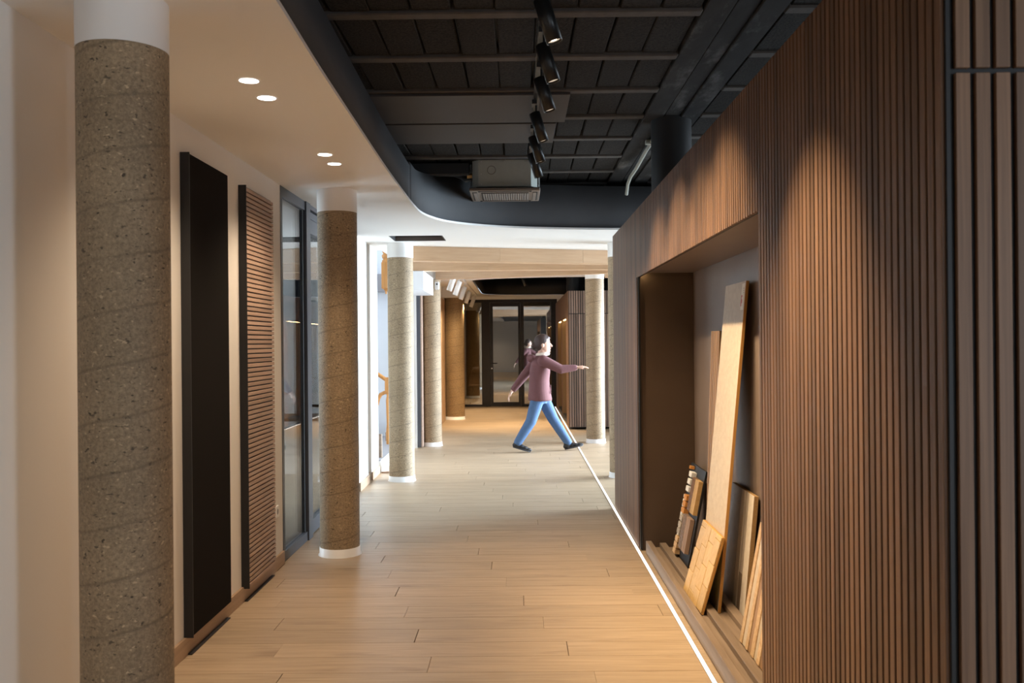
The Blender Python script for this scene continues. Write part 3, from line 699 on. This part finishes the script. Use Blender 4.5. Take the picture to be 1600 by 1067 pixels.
# ------------------------------------------------------------------ track and spotlights under the slab
tk = thing('light_track', 'black ceiling track carrying the row of cylinder spotlights', 'light track', (.125, 0, 0))
MB().box(-.018, .018, 1.0, 7.3, 2.975, 3.005).build('rail', M['blackmetal'], None).parent = tk
for yy in (1.4, 3.6, 5.9, 7.1): MB().cyl((0, yy, 3.005), (0, yy, ZC + .01), .004, .004, 8).build('hanger', M['steel'], None).parent = tk
def spot(x, y, z, tilt, label, energy, group=None, col=WARM, ln=.185, r=.034, mat='blackmetal', name='track_spotlight', aim=None, size=58, ztop=2.975, yaw_=0.0, lens='spotlens'):
    """x,y,z: centre of the light opening"""
    d = Vector((math.sin(tilt) * math.cos(yaw_), math.sin(tilt) * math.sin(yaw_), -math.cos(tilt)))
    a = Vector((x, y, z)); top = a - d * ln
    t = thing(name, label, 'spotlight', (x, y, z), group)
    def put(mb, nm, mt): o = mb.build(nm, mt); o.parent = t; o.matrix_parent_inverse = Matrix.Translation((-x, -y, -z)); return o
    prof = [(0, 0), (r, 0), (r, ln), (r * .93, ln), (r * .9, ln - .012)]
    bm = MB(); q = (-d).to_track_quat('Z', 'Y')
    n = 28; vs = []
    for rr, hh in ((r * .9, .012), (r * .92, 0), (r, 0), (r, ln - .004), (r - .004, ln), (.001, ln)):
        for i in range(n):
            th = 2 * PI * i / n; vs.append(a + q @ Vector((rr * math.cos(th), rr * math.sin(th), hh)))
    bm.add(vs, [(j * n + i, j * n + (i + 1) % n, (j + 1) * n + (i + 1) % n, (j + 1) * n + i) for j in range(5) for i in range(n)], True)
    put(bm, 'housing', M[mat])
    put(MB().cyl(a - d * .010, a - d * .013, r * .9, r * .5, n), 'reflector', M['reflector'])
    if lens: put(MB().cyl(a - d * .009, a - d * .0095, r * .38, r * .38, 16), 'lens', M[lens])
    px = top.x if ztop < z + .6 else x
    put(MB().cyl(a - d * ln * .8, (a - d * ln * .8).xy.to_3d() + Vector((0, 0, ztop - .02)), .006, .006, 8).box(top.x - .015, top.x + .015, y - .05, y + .05, ztop - .025, ztop - .0005), 'adaptor', M[mat])
    if energy:
        tgt = aim or tuple(a + d)
        lamp('spot_beam', 'SPOT', tuple(a + d * .004), tgt, energy, col, spot_size=math.radians(size), spot_blend=1.0, shadow_soft_size=.022)
    return t
names_ = ['black cylinder spotlight with a bright lens, closest to the camera', 'second black cylinder spotlight from the camera', 'third black cylinder spotlight from the camera, in front of the grey boards',
          'fourth black cylinder spotlight from the camera', 'fifth black cylinder spotlight from the camera', 'farthest black cylinder spotlight, overlapping the air conditioner']
pos = [(.160, 3.80), (.178, 4.38), (.180, 4.93), (.166, 5.68), (.166, 6.33), (.165, 6.90)]
aims = [(.86, 3.9, 1.35), (1.0, 4.3, .9), (1.15, 4.95, .7), (1.1, 5.6, .6), (.70, 6.3, 0), (.65, 6.9, 0)]
for i, ((x, y), l, am) in enumerate(zip(pos, names_, aims)):
    spot(x, y, 2.73, math.radians(17), l, (170, 150, 160, 150, 95, 70)[i], 'spotlights along the black track', aim=am, lens='spotlens' if i == 0 else None, size=76)
for y, am, en in ((2.66, (.98, 2.72, .7), 300), (3.3, (.40, 3.4, 0), 60)):
    lamp('spot_beam', 'SPOT', (.165, y, 2.72), am, en, WARM, spot_size=math.radians(54), spot_blend=1.0, shadow_soft_size=.022)

# ------------------------------------------------------------------ recessed downlights
dl = ['recessed round downlight nearest the camera in the lowered ceiling', 'second recessed round downlight from the camera', 'third recessed round downlight, in the pair nearer the glass partition', 'recessed round downlight farthest from the camera']
for i, y in enumerate((3.85, 4.123, 5.367, 5.646)):
    t = thing('recessed_downlight', dl[i], 'downlight', (-1.11, y, ZS), 'downlights in the lowered ceiling')
    MB().lathe([(.040, -.0015), (.044, -.003), (.048, -.0005)], 0, 0, 32).build('trim_ring', M['white'], None).parent = t
    MB().lathe([(.0005, -.001), (.041, -.001)], 0, 0, 32).build('diffuser', M['lens'], None).parent = t
    lamp('downlight_beam', 'SPOT', (-1.11, y, ZS - .006), (-1.11, y, 0), 74, WARM2, spot_size=math.radians(120), spot_blend=.9, shadow_soft_size=.04)
for y in (-2.9, -2.6, .8, .5): lamp('downlight_beam', 'SPOT', (-1.11, y, ZS - .006), (-1.11, y, 0), 60, WARM2, spot_size=math.radians(120), spot_blend=.9, shadow_soft_size=.04)  # unseen lamps without fixtures, added to brighten the near end

# ------------------------------------------------------------------ ceiling hatch, grey boards, air conditioner, conduit
h = thing('ceiling_hatch', 'open black square hatch in the white ceiling before the beams', 'ceiling hatch', (-1.04, 9.7, ZS))
MB().box(-.275, -.262, -.245, .25, .002, .25).box(.262, .275, -.245, .25, .002, .25).box(-.262, .262, -.245, -.232, .002, .25).box(-.262, .262, .237, .25, .002, .25).box(-.275, .275, -.245, .25, .25, .262).build('shaft_box', M['black'], None).parent = h
MB().box(-.262, .262, .228, .236, .004, .045).build('lip', M['acpanel'], None).parent = h
for (a, b, x1, lab) in ((5.885, 6.62, .345, 'nearer of two long grey boards screwed under the raw slab'), (6.66, 7.30, .285, 'farther long grey board screwed under the raw slab')):
    t = thing('ceiling_board', lab, 'board', ((x1 - 1.2) / 2, (a + b) / 2, 3.07))
    hw = (x1 + 1.2) / 2; hl = (b - a) / 2
    MB().bev(-hw, hw, -hl, hl, 0, .016, .002).build('panel', M['board'], None).parent = t
    sc_ = MB()
    for sx in (-.3, .2, hw - .05):
        for sy in (-hl + .05, hl - .05): sc_.cyl((sx, sy, -.001), (sx, sy, .001), .007, .007, 8)
    sc_.build('screws', M['black'], None).parent = t
ac = thing('air_conditioner', 'ceiling cassette air conditioner with bare steel body and grey panel', 'air conditioner', (-.105, 8.37, 2.822))
Z0 = .045; Z1 = .28; hx, hy, ch = .285, .255, .055
oct_ = [(-hx + ch, -hy), (hx - ch, -hy), (hx, -hy + ch), (hx, hy - ch), (hx - ch, hy), (-hx + ch, hy), (-hx, hy - ch), (-hx, -hy + ch)]
MB().prism(oct_, Z0, Z1).build('steel_body', M['galv'], None).parent = ac
rb = MB().box(-.16, .19, -hy - .005, -hy + .001, Z0 + .018, Z0 + .026).box(-.16, .19, -hy - .005, -hy + .001, Z0 + .036, Z0 + .044).box(-hx + ch, -hx + ch + .028, -hy - .006, -hy, Z0, Z1)
rb.build('pressed_ribs', M['galv'], None).parent = ac
rg = MB(); pts = [(-.115 + .036 * math.cos(a_ * PI / 12), -hy - .001, Z0 + .145 + .036 * math.sin(a_ * PI / 12)) for a_ in range(25)]; rg.tube(pts, .0032, 6)
rg.build('knockout_ring', M['acgrille'], None).parent = ac
bl = MB()
for bx_, bz_ in ((-.205, Z1 - .015), (0, Z1 - .015), (.205, Z1 - .015), (-.205, Z0 + .11), (-.205, Z0 + .02), (.205, Z0 + .02)): bl.cyl((bx_, -hy, bz_), (bx_, -hy - .009, bz_), .006, .006, 8)
bl.build('screws', M['steel'], None).parent = ac
MB().box(hx - .004, hx + .004, -.12, -.02, Z0 + .05, Z0 + .17).build('side_cover', M['galv'], None).parent = ac
MB().box(-.25, .25, -.23, .23, .028, Z0).build('gap_collar', M['acdark'], None).parent = ac
MB().bev(-.31, .31, -.31, .31, .0, .029, .007).build('grille_panel', M['acpanel'], None).parent = ac
for rz in range(4):
    sl = MB().bev(-.235, .235, -.288, -.245, -.003, .004, .003)
    o = sl.build('air_slot', M['acdark'], None); o.parent = ac; o.rotation_euler = (0, 0, rz * PI / 2)
    lv = MB().bev(-.215, .215, -.276, -.246, -.006, -.003, .001)
    o = lv.build('louvre', M['acpanel'], None); o.parent = ac; o.rotation_euler = (0, 0, rz * PI / 2)
MB().bev(-.21, .21, -.21, .21, -.004, .003, .003).build('grille_plate', M['acdark'], None).parent = ac
gr = MB()
for i in range(20): gr.box(-.195 + i * .0205, -.195 + i * .0205 + .012, -.2, .2, -.007, -.0042)
for i in range(9): gr.box(-.2, .2, -.2 + i * .048, -.192 + i * .048, -.008, -.0042)
gr.build('filter_grille', M['acgrille'], None).parent = ac
MB().cyl((-hx - .02, -.05, Z0 + .03), (-hx - .02, -.05, Z1 + .02), .006, .006, 8).build('hanger_rod', M['steel'], None).parent = ac
MB().cyl((hx + .02, -.05, Z0 + .03), (hx + .02, -.05, Z1 + .02), .006, .006, 8).build('hanger_rod', M['steel'], None).parent = ac
MB().tube([(-hx - .01, -.1, Z0 + .1), (-hx - .06, -.1, Z0 + .09), (-hx - .1, -.08, Z0 + .12), (-hx - .2, -.05, Z0 + .17), (-hx - .5, 0, Z0 + .2)], [.022, .026, .024, .03, .03], 12).build('insulated_pipe', M['black'], None).parent = ac
MB().cyl((-hx, -.12, Z0 + .12), (-hx - .05, -.12, Z0 + .12), .022, .026, 14).build('brass_coupling', M['brass'], None).parent = ac
MB().bev(-1.035, -.315, -.23, -.09, .165, .262, .004).build('duct_casing', M['black'], None).parent = ac
MB().box(-1.035, -.325, -.235, -.23, .153, .165).build('duct_flange', M['joist'], None).parent = ac
t = thing('conduit_pipe', 'grey conduit pipe dropping beside the black column', 'pipe', (1.06, 7.4, 3.07))
MB().tube([(.01, -.45, 0.01), (.01, .3, 0.005), (.01, .9, -.02), (.0, 1.25, -.035), (-.005, 1.42, -.07), (-.01, 1.50, -.16)], .016, 12).build('tube', M['galv'], None).parent = t
MB().bev(-.04, .06, -.08, -.03, -.012, .022, .003).build('clamp', M['galv'], None).parent = t

# ------------------------------------------------------------------ boxed wood beams below the ceiling
def beam(pa, pb, z0, z1, t_, label, joints):
    a, b = Vector(pa), Vector(pb); L_ = (b - a).length; d_ = (b - a).normalized(); n_ = Vector((-d_.y, d_.x))
    e = thing('ceiling_beam', label, 'beam', (a.x, a.y, z0)); e.rotation_euler.z = math.atan2(d_.y, d_.x)
    cuts = [0] + joints + [1]
    for c0, c1 in zip(cuts, cuts[1:]):
        MB().bev(c0 * L_ + .001, c1 * L_ - .001, 0, .012, .004, z1 - z0, .001).build('face_panel', M['beamwood'], None).parent = e
    MB().box(0, L_, .0125, t_, .004, z1 - z0).build('core', M['beamwood'], None).parent = e
    MB().bev(0, L_, .0, t_, 0, .0039, .001).build('underside', M['beamwood'], None).parent = e
beam((-1.24, 10.42), (1.35, 11.22), 2.435, ZS - .001, .16, 'nearest boxed wood beam slanting away below the ceiling', [.40, .78])
beam((-1.42, 11.84), (1.75, 11.89), 2.43, ZS - .001, .16, 'middle boxed wood beam below the ceiling', [.33, .72])
beam((-1.19, 13.43), (1.55, 12.46), 2.43, ZS - .001, .14, 'farthest boxed wood beam slanting towards the right', [.30, .74])
beam((1.28, 13.35), (2.2, 13.45), 2.43, ZS - .001, .14, 'short boxed wood beam end to the right of the daylit column', [])

# ------------------------------------------------------------------ left side beyond the stair
struct('trim_4', MB().box(-1.62, -1.20, 11.82, 13.17, 2.182, 2.426), M['stairwall'], 'white boxed bulkhead hanging under the middle beam beside the fourth column')
struct('trim_5', MB().box(-1.46, -1.05, 18.0, 18.7, 2.392, ZS), M['wallpaint'], 'beige bulkhead above the wide brown column')
t = thing('wall_panel_stack', 'dark and copper edged panel stack standing between the columns', 'wall panel', (-1.46, 13.32, 0))
MB().bev(.001, .055, .0, .30, .012, 2.26, .002).build('dark_panel', M['frame'], None).parent = t
MB().bev(.056, .075, .0, .30, .012, 2.26, .001).build('copper_edge', M['slat3'], None).parent = t
MB().bev(-.135, .0, -.012, .0, .001, .10, .001).build('base_block', M['baseboard'], None).parent = t
t = thing('wood_wall_board', 'tall warm lit wood board behind the wide brown column', 'wall panel', (-1.459, 17.3, 0))
MB().bev(.001, .03, 0, .8, .001, 2.35, .002).build('board', M['beamwood'], None).parent = t

# ------------------------------------------------------------------ stairwell on the left
struct('wall_stair', MB().box(-4.6, -1.61, 13.62, 13.72, 0, 5.6).box(-4.75, -4.6, 10.9, 13.72, 0, 5.6).box(-4.6, -1.5, 10.78, 10.88, ZS + .03, 5.6).box(-1.60, -1.5, 10.93, 13.6, ZS + .03, 5.6), M['stairwall'], 'white stairwell walls beyond the opening')
stw = thing('staircase', 'white and grey staircase with orange wood rails in the left opening', 'staircase', (0, 0, 0))
MB().box(-4.5, -1.60, 10.78, 13.6, .001, .135).build('landing_base', M['paint'], stw)
MB().bev(-4.5, -1.61, 10.80, 13.6, .1352, .15, .002).build('landing_tread', M['stairgrey'], stw)
MB().bev(-1.599, -1.45, 10.76, 10.80, .001, .02, .002).build('threshold', M['slat3'], stw)
MB().bev(-1.70, -1.63, 11.0, 11.05, .151, .43, .003).build('stair_string', M['tray'], stw)
MB().bev(-1.86, -1.78, 12.9, 13.0, .151, .27, .003).build('stair_string', M['slat3'], stw)
for i in range(5):
    MB().box(-2.2 - .28 * (i + 1), -2.2 - .28 * i, 12.55, 13.55, .151, .32 + .17 * i).build('stair_step', M['paint'], stw)
    MB().bev(-2.2 - .28 * (i + 1), -2.17 - .28 * i, 12.53, 13.55, .3205 + .17 * i, .345 + .17 * i, .003).build('tread', M['stairgrey'], stw)
Yr = 12.5
MB().tube([(-2.6, Yr, 1.59), (-1.917, Yr, 1.107), (-1.74, Yr, .985)], .026, 10).build('handrail', M['orange'], stw)
MB().tube([(-2.1, Yr, .50), (-1.95, Yr, .62), (-1.912, Yr, .684), (-1.895, Yr, .76), (-1.86, Yr, .82), (-1.81, Yr, .845), (-1.74, Yr, .85)], .026, 10).build('handrail', M['orange'], stw)
MB().lathe([(.024, .151), (.03, .3), (.018, .42), (.024, .6), (.026, .74), (.016, .80), (.02, .84)], -1.765, Yr, 16).box(-1.80, -1.735, Yr - .03, Yr + .03, .86, 1.05).build('newel_post', M['orange'], stw)
nw = thing('newel_drop', 'orange turned newel end hanging above the stair opening', 'newel post', (-1.775, 12.5, 2.17))
MB().lathe([(.001, 0), (.014, .012), (.012, .03), (.02, .05), (.045, .075)], 0, 0, 16).build('finial', M['orange'], None).parent = nw
MB().bev(-.055, .055, -.055, .055, .075, .43, .006).build('post', M['orange'], None).parent = nw
MB().lathe([(.05, .43), (.055, .45), (.035, .47), (.05, .49), (.055, .52), (.035, .545), (.05, .58), (.055, .7), (.055, 1.2)], 0, 0, 20).build('turned_neck', M['orange'], None).parent = nw
struct('trim_6', MB().box(-4.6, -1.66, 13.5, 13.6, 2.26, 2.52), M['stairgrey'], 'grey edge of the upper flight seen in the stair opening')

# ------------------------------------------------------------------ white spotlights on the far left and one far black one
wt = thing('light_track', 'white track along the ceiling above the far columns', 'light track', (-.93, 0, 0))
MB().box(-.015, .015, 13.2, 20.9, 2.565, 2.599).build('rail', M['white'], None).parent = wt
wl = ['white cylinder spotlight nearest the camera in the far row', 'second white cylinder spotlight of the far row', 'third white cylinder spotlight of the far row', 'fourth white cylinder spotlight of the far row', 'white cylinder spotlight at the far end of its row']
for i, y in enumerate((13.9, 15.2, 16.7, 18.3, 20.3)):
    spot(-1.03, y, 2.29, math.radians(-20), wl[i], (40, 40, 130, 60, 60)[i], 'white spotlights on the far left', ln=.24, r=.042, mat='white', ztop=2.566, aim=(-1.5, y + .5, .6) if i != 2 else (-1.27, 18.2, 1.0), lens=None, size=75)
spot(.16, 18.25, 2.62, math.radians(22), 'single black spotlight inside the far ceiling void', 120, None, aim=(.2, 18.0, 0), size=80, ztop=2.95)
ft = thing('light_track', 'short black track inside the far ceiling void', 'light track', (.1, 0, 0))
MB().box(-.018, .018, 16.2, 21, 2.951, 2.98).build('rail', M['blackmetal'], None).parent = ft
for yy in (16.6, 20.6): MB().cyl((0, yy, 2.98), (0, yy, ZC + .06), .004, .004, 8).build('hanger', M['steel'], None).parent = ft
for x, y in ((-.45, 17.2), (-.5, 20.0), (.3, 16.4)): lamp('spot_beam', 'SPOT', (x, y, 2.9), (x, y, 0), 420, WARM, spot_size=math.radians(70), spot_blend=.8, shadow_soft_size=.03)

# ------------------------------------------------------------------ glazed end wall
g2 = tag(bpy.data.objects.new('window_2', None), 'dark bronze framed glazed wall closing the corridor', None, None, 'structure'); C.objects.link(g2)
MB().box(-1.46, 4.4, YB, YB + .12, 2.525, ZS).build('lintel', M['paint'], g2)
fr = MB().box(-1.46, .92, YB, YB + .08, 2.455, 2.524).box(-1.46, -.66, YB, YB + .08, .001, .05).box(-.865, -.665, YB - .01, YB + .09, .05, 2.455).box(.06, .135, YB - .01, YB + .09, .001, 2.455).box(.135, .92, YB, YB + .08, .001, .05).box(.78, .92, YB - .01, YB + .09, .05, 2.455).box(-1.46, -1.40, YB, YB + .08, .05, 2.455)
fr.build('frame', M['bronze'], g2)
MB().box(-1.40, -.865, YB + .03, YB + .04, .05, 2.455).build('pane', M['glass2'], g2)
MB().box(.135, .78, YB + .03, YB + .04, .05, 2.455).build('pane', M['glass2'], g2)
d2 = tag(bpy.data.objects.new('door_2', None), 'dark bronze glazed door in the end wall', None, None, 'structure'); C.objects.link(d2)
MB().box(-.66, -.595, YB + .005, YB + .07, .01, 2.45).box(.0, .055, YB + .005, YB + .07, .01, 2.45).box(-.595, 0, YB + .005, YB + .07, .01, .10).box(-.595, 0, YB + .005, YB + .07, 2.36, 2.45).build('leaf_frame', M['bronze'], d2)
MB().box(-.595, 0, YB + .03, YB + .04, .10, 2.36).build('pane', M['glass2'], d2)
MB().tube([(-.628, YB + .005, 1.02), (-.628, YB - .05, 1.02), (-.50, YB - .05, 1.02)], .011).build('lever_handle', M['blackmetal'], d2)
MB().cyl((-.628, YB + .005, .90), (-.628, YB - .012, .90), .018, .018, 14).build('lock_cylinder', M['steel'], d2)
struct('wall_end', MB().box(.92, 4.4, YB, YB + .12, 0, 2.525).box(-1.7, 4.4, 27.0, 27.1, 0, ZS).box(-1.70, -1.60, YB, 27, 0, ZS), M['wallpaint'], 'walls of the dim room behind the glazed end wall')
column(-1.15, 23.6, .16, 'dim column standing behind the glazed end wall', cap=None, ring=False, shaft='terra2')
ch_ = thing('lounge_chair', 'pale shell chair behind the left pane of the glazed end wall', 'chair', (-1.0, 22.9, 0))
MB().loft([((0, .04, .40), .05, .05), ((0, .02, .42), .24, .22), ((0, .02, .46), .26, .24), ((0, .02, .47), .2, .2)], 20).build('seat', M['beamwood'], None).parent = ch_
bk = MB(); n = 12; vs = []
for j in range(7):
    z = .45 + j * .075; wv = .24 * math.cos(.16 * j) + .0
    for i in range(n + 1):
        th = PI * (i / n); vs.append((wv * math.cos(th), .02 + .22 * math.sin(th) + .02 * j, z))
bk.add(vs, [(j * (n + 1) + i, j * (n + 1) + i + 1, (j + 1) * (n + 1) + i + 1, (j + 1) * (n + 1) + i) for j in range(6) for i in range(n)], True)
o = bk.build('backrest', M['beamwood'], None); o.parent = ch_; so = o.modifiers.new('t', 'SOLIDIFY'); so.thickness = .012
for sx, sy in ((-1, -1), (1, -1), (-1, 1), (1, 1)): MB().cyl((sx * .2, .02 + sy * .2, 0), (sx * .12, .02 + sy * .12, .42), .012, .014, 10).build('leg', M['blackmetal'], None).parent = ch_
lamp('room_behind_lamp', 'SPOT', (-.6, 23.6, 2.5), (-.9, 23.6, 0), 70, WARM2, spot_size=math.radians(120), spot_blend=.8, shadow_soft_size=.05)

# ------------------------------------------------------------------ person striding across the corridor
M['skin'] = plain('skin', (0.58, 0.36, 0.27), 0.5)
M['hoodie'] = plain('maroon fleece', (0.135, 0.056, 0.060), 0.9, var=0.15, scale=40, bump=0.15, bscale=90)
M['jeans'] = plain('blue denim', (0.065, 0.13, 0.26), 0.85, var=0.2, scale=30, bump=0.1, bscale=200)
M['hair'] = plain('dark brown hair', (0.035, 0.016, 0.012), 0.6, var=0.3, scale=60, bump=0.3, bscale=120)
M['cream'] = plain('cream scarf', (0.74, 0.64, 0.54), 0.9)
M['shoe'] = plain('black shoe', (0.012, 0.012, 0.014), 0.55)
M['sole'] = plain('dark rubber sole', (0.05, 0.05, 0.055), 0.7)
PX, PY = 0.29, 12.80
per = thing('person', 'person in maroon hoodie and blue jeans striding right, one arm reaching forward', 'person', (PX, PY, 0))
def pv(x, y, z): return Vector((x, y, z))          # local: x forward, y away from camera
hipN, hipF = pv(-.01, -.085, .80), pv(.01, .085, .80)
kneeN, kneeF = pv(-.125, -.10, .425), pv(.185, .10, .435)
ankN, ankF = pv(-.315, -.11, .125), pv(.395, .11, .10)
shN, shF = pv(.045, -.185, 1.255), pv(-.03, .185, 1.25)
elN, elF = pv(.285, -.20, 1.135), pv(-.225, .22, 1.02)
wrN, wrF = pv(.50, -.16, 1.155), pv(-.375, .20, .83)
def limb(mb, pts, rad, n=16, sub=5):
    P_, R_ = [], []
    for i in range(len(pts) - 1):
        for k in range(sub):
            t = k / sub; P_.append(pts[i].lerp(pts[i + 1], t)); R_.append(rad[i] * (1 - t) + rad[i + 1] * t)
    P_.append(pts[-1]); R_.append(rad[-1]); mb.tube(P_, R_, n)
    for p_, r_ in ((pts[0], rad[0]), (pts[-1], rad[-1])): mb.ball(p_, r_ * .98, n)
    for p_, r_ in list(zip(pts, rad))[1:-1]: mb.ball(p_, r_, n)
def hand(mb, wrist, direction, palm_n, thumb_side, curl):
    """palm and five fingers"""
    d_ = direction.normalized(); nrm = palm_n.normalized(); sd_ = d_.cross(nrm).normalized() * thumb_side
    c = wrist + d_ * .05
    for k in range(-2, 3): limb(mb, [wrist + sd_ * .008 * k, wrist + d_ * .085 + sd_ * .017 * k], [.015, .0125], 10, 3)
    for i, (off_, ln_) in enumerate(((.031, .075), (.011, .085), (-.010, .080), (-.030, .062))):
        b0 = wrist + d_ * .085 + sd_ * off_
        p1 = b0 + (d_ * math.cos(curl * .4) + nrm * math.sin(curl * .4)) * ln_ * .42
        p2 = p1 + (d_ * math.cos(curl) + nrm * math.sin(curl)) * ln_ * .33
        p3 = p2 + (d_ * math.cos(curl * 1.5) + nrm * math.sin(curl * 1.5)) * ln_ * .25
        limb(mb, [b0, p1, p2, p3], [.0095, .009, .0082, .007], 8, 2)
    t0 = wrist + d_ * .025 + sd_ * .028
    t1 = t0 + d_ * .028 + sd_ * .026 + nrm * .006; t2 = t1 + d_ * .03 + sd_ * .010 + nrm * .008
    limb(mb, [t0, t1, t2], [.012, .010, .008], 8, 3)
body = MB()
hc = pv(.055, 0, 1.475)      # head centre
body.loft([((hc.x + .012, 0, 1.362), .030, .028), ((hc.x + .018, 0, 1.375), .058, .045), ((hc.x + .010, 0, 1.41), .082, .060), ((hc.x, 0, 1.46), .096, .070), ((hc.x - .006, 0, 1.51), .099, .075), ((hc.x - .01, 0, 1.55), .092, .071), ((hc.x - .012, 0, 1.583), .070, .055), ((hc.x - .012, 0, 1.60), .036, .030)], 20)
limb(body, [pv(hc.x + .092, 0, 1.485), pv(hc.x + .112, 0, 1.452)], [.011, .016], 10, 3)        # nose
body.ball((hc.x + .088, 0, 1.418), .022, 12, .7, 1.1, .45); body.ball((hc.x + .078, 0, 1.385), .024, 12, .8, 1, .8)
for s_ in (-1, 1): body.ball((hc.x - .012, s_ * .073, 1.462), .030, 12, .65, .35, 1.0)
limb(body, [pv(.0, 0, 1.22), pv(.02, 0, 1.30), pv(.045, 0, 1.40)], [.075, .056, .054], 16)
body.loft([((0, 0, .74), .10, .13), ((0, 0, .85), .115, .15), ((0, 0, 1.0), .10, .13), ((.01, 0, 1.15), .115, .16), ((.01, 0, 1.25), .09, .15), ((.01, 0, 1.29), .05, .08)], 20)
limb(body, [shN, elN, wrN], [.05, .042, .028]); limb(body, [shF, elF, wrF], [.05, .042, .028])
limb(body, [hipN, kneeN, ankN], [.085, .056, .038]); limb(body, [hipF, kneeF, ankF], [.085, .056, .038])
hand(body, wrN, pv(1, .12, .10), pv(0, .2, -1), -1, .35)
hand(body, wrF, pv(-.55, -.05, -.8), pv(.8, 0, -.5), 1, .6)
smoothed('body', body, M['skin'], None, .0052, 3).parent = per
hd = MB()
hd.loft([((.005, 0, .70), .155, .20), ((.003, 0, .715), .168, .212), ((.0, 0, .77), .160, .208), ((-.005, 0, .86), .148, .19), ((-.005, 0, .98), .138, .172), ((.005, 0, 1.10), .142, .185), ((.01, 0, 1.19), .132, .185), ((.01, 0, 1.25), .112, .165), ((.018, 0, 1.30), .085, .11), ((.025, 0, 1.325), .07, .08)], 28)
limb(hd, [shN, elN, wrN.lerp(elN, .12)], [.076, .062, .044]); limb(hd, [shF, elF, wrF.lerp(elF, .12)], [.076, .062, .044])
limb(hd, [pv(-.085, -.075, 1.30), pv(-.125, 0, 1.285), pv(-.085, .075, 1.30)], [.035, .055, .035], 12)     # hood lying on the back
hood = smoothed('hoodie', hd, M['hoodie'], None, .009, 4); hood.parent = per
pk = MB(); pk.tube([(.148, -.10, .80), (.150, -.06, .90), (.148, 0, .915), (.150, .06, .90), (.148, .1, .80)], .006, 8); pk.build('pocket_seam', M['hoodie'], None).parent = per
jn = MB()
jn.loft([((0, 0, .66), .09, .12), ((0, 0, .72), .112, .15), ((0, 0, .84), .112, .15), ((0, 0, .90), .09, .12)], 24)
limb(jn, [hipN, kneeN, ankN.lerp(kneeN, .04)], [.100, .076, .058]); limb(jn, [hipF, kneeF, ankF.lerp(kneeF, .04)], [.100, .076, .058])
smoothed('jeans', jn, M['jeans'], None, .009, 4).parent = per
def shoe(heel, toe, name='shoe'):
    d_ = (toe - heel).normalized(); side = pv(0, 1, 0); up = d_.cross(side); up = up if up.z > 0 else -up
    L_ = (toe - heel).length; mb = MB()
    for t, r_, hgt in ((.10, .036, .036), (.25, .038, .04), (.45, .041, .034), (.65, .045, .028), (.85, .042, .022), (.96, .030, .018)):
        c = heel + d_ * L_ * t + up * hgt
        mb.ball(c, r_, 14, 1.15, .95, max(.45, hgt / r_))
    limb(mb, [heel + d_ * L_ * .16 + up * .04, heel + d_ * L_ * .20 + up * .10], [.045, .048], 14)
    o = smoothed(name, mb, M['shoe'], None, .007, 3); o.parent = per
    n = 16; ring = []
    for k in range(n):
        a_ = 2 * PI * k / n; ring.append((L_ * .52 + L_ * .53 * math.cos(a_), (.044 + .006 * math.cos(a_)) * math.sin(a_)))
    vs = [heel + d_ * u + side * v - up * .006 for u, v in ring] + [heel + d_ * u + side * v + up * .014 for u, v in ring]
    so_ = MB(); so_.add(vs, [tuple(range(n))[::-1], tuple(range(n, 2 * n))] + [(i, (i + 1) % n, n + (i + 1) % n, n + i) for i in range(n)])
    s2 = so_.build('sole', M['sole'], None); s2.parent = o
    la = MB()
    for k in range(3): la.tube([heel + d_ * L_ * (.36 + .08 * k) + up * (.072 - .006 * k) + side * v for v in (-.025, 0, .025)], .004, 6)
    l2 = la.build('laces', M['sole'], None); l2.parent = o
shoe(pv(-.375, -.11, .075), pv(-.145, -.11, .010)); shoe(pv(.345, .11, .012), pv(.585, .11, .065))
hr = MB()
hr.ball((hc.x - .022, 0, 1.52), .102, 20, 1.02, .82, 1.0); hr.ball((hc.x - .05, 0, 1.475), .088, 18, .85, .90, 1.05); hr.ball((hc.x - .01, 0, 1.575), .07, 16, 1.15, .9, .65)
hr.ball((hc.x - .125, 0, 1.455), .048, 14, .9, 1, 1)
limb(hr, [pv(hc.x + .055, -.02, 1.565), pv(hc.x + .075, .02, 1.56)], [.026, .024], 10, 2)
smoothed('hair', hr, M['hair'], None, .007, 4).parent = per
sf = MB(); sf.tube([(.045 + .072 * math.cos(2 * PI * k / 14), .066 * math.sin(2 * PI * k / 14), 1.338 + .012 * math.cos(2 * PI * k / 14)) for k in range(15)], [.028] * 15, 10)
sf.build('scarf', M['cream'], None).parent = per
for s_ in (-1, 1):
    MB().ball((hc.x + .083, s_ * .033, 1.478), .0115, 10).build('eye', M['white'], None).parent = per
    MB().tube([(hc.x + .090, s_ * .018, 1.502), (hc.x + .088, s_ * .035, 1.506), (hc.x + .076, s_ * .05, 1.50)], .004, 6).build('eyebrow', M['hair'], None).parent = per
MB().tube([(hc.x + .092, -.022, 1.415), (hc.x + .100, 0, 1.417), (hc.x + .092, .022, 1.415)], .005, 6).build('mouth', plain('lips', (.45, .2, .18), .5), None).parent = per
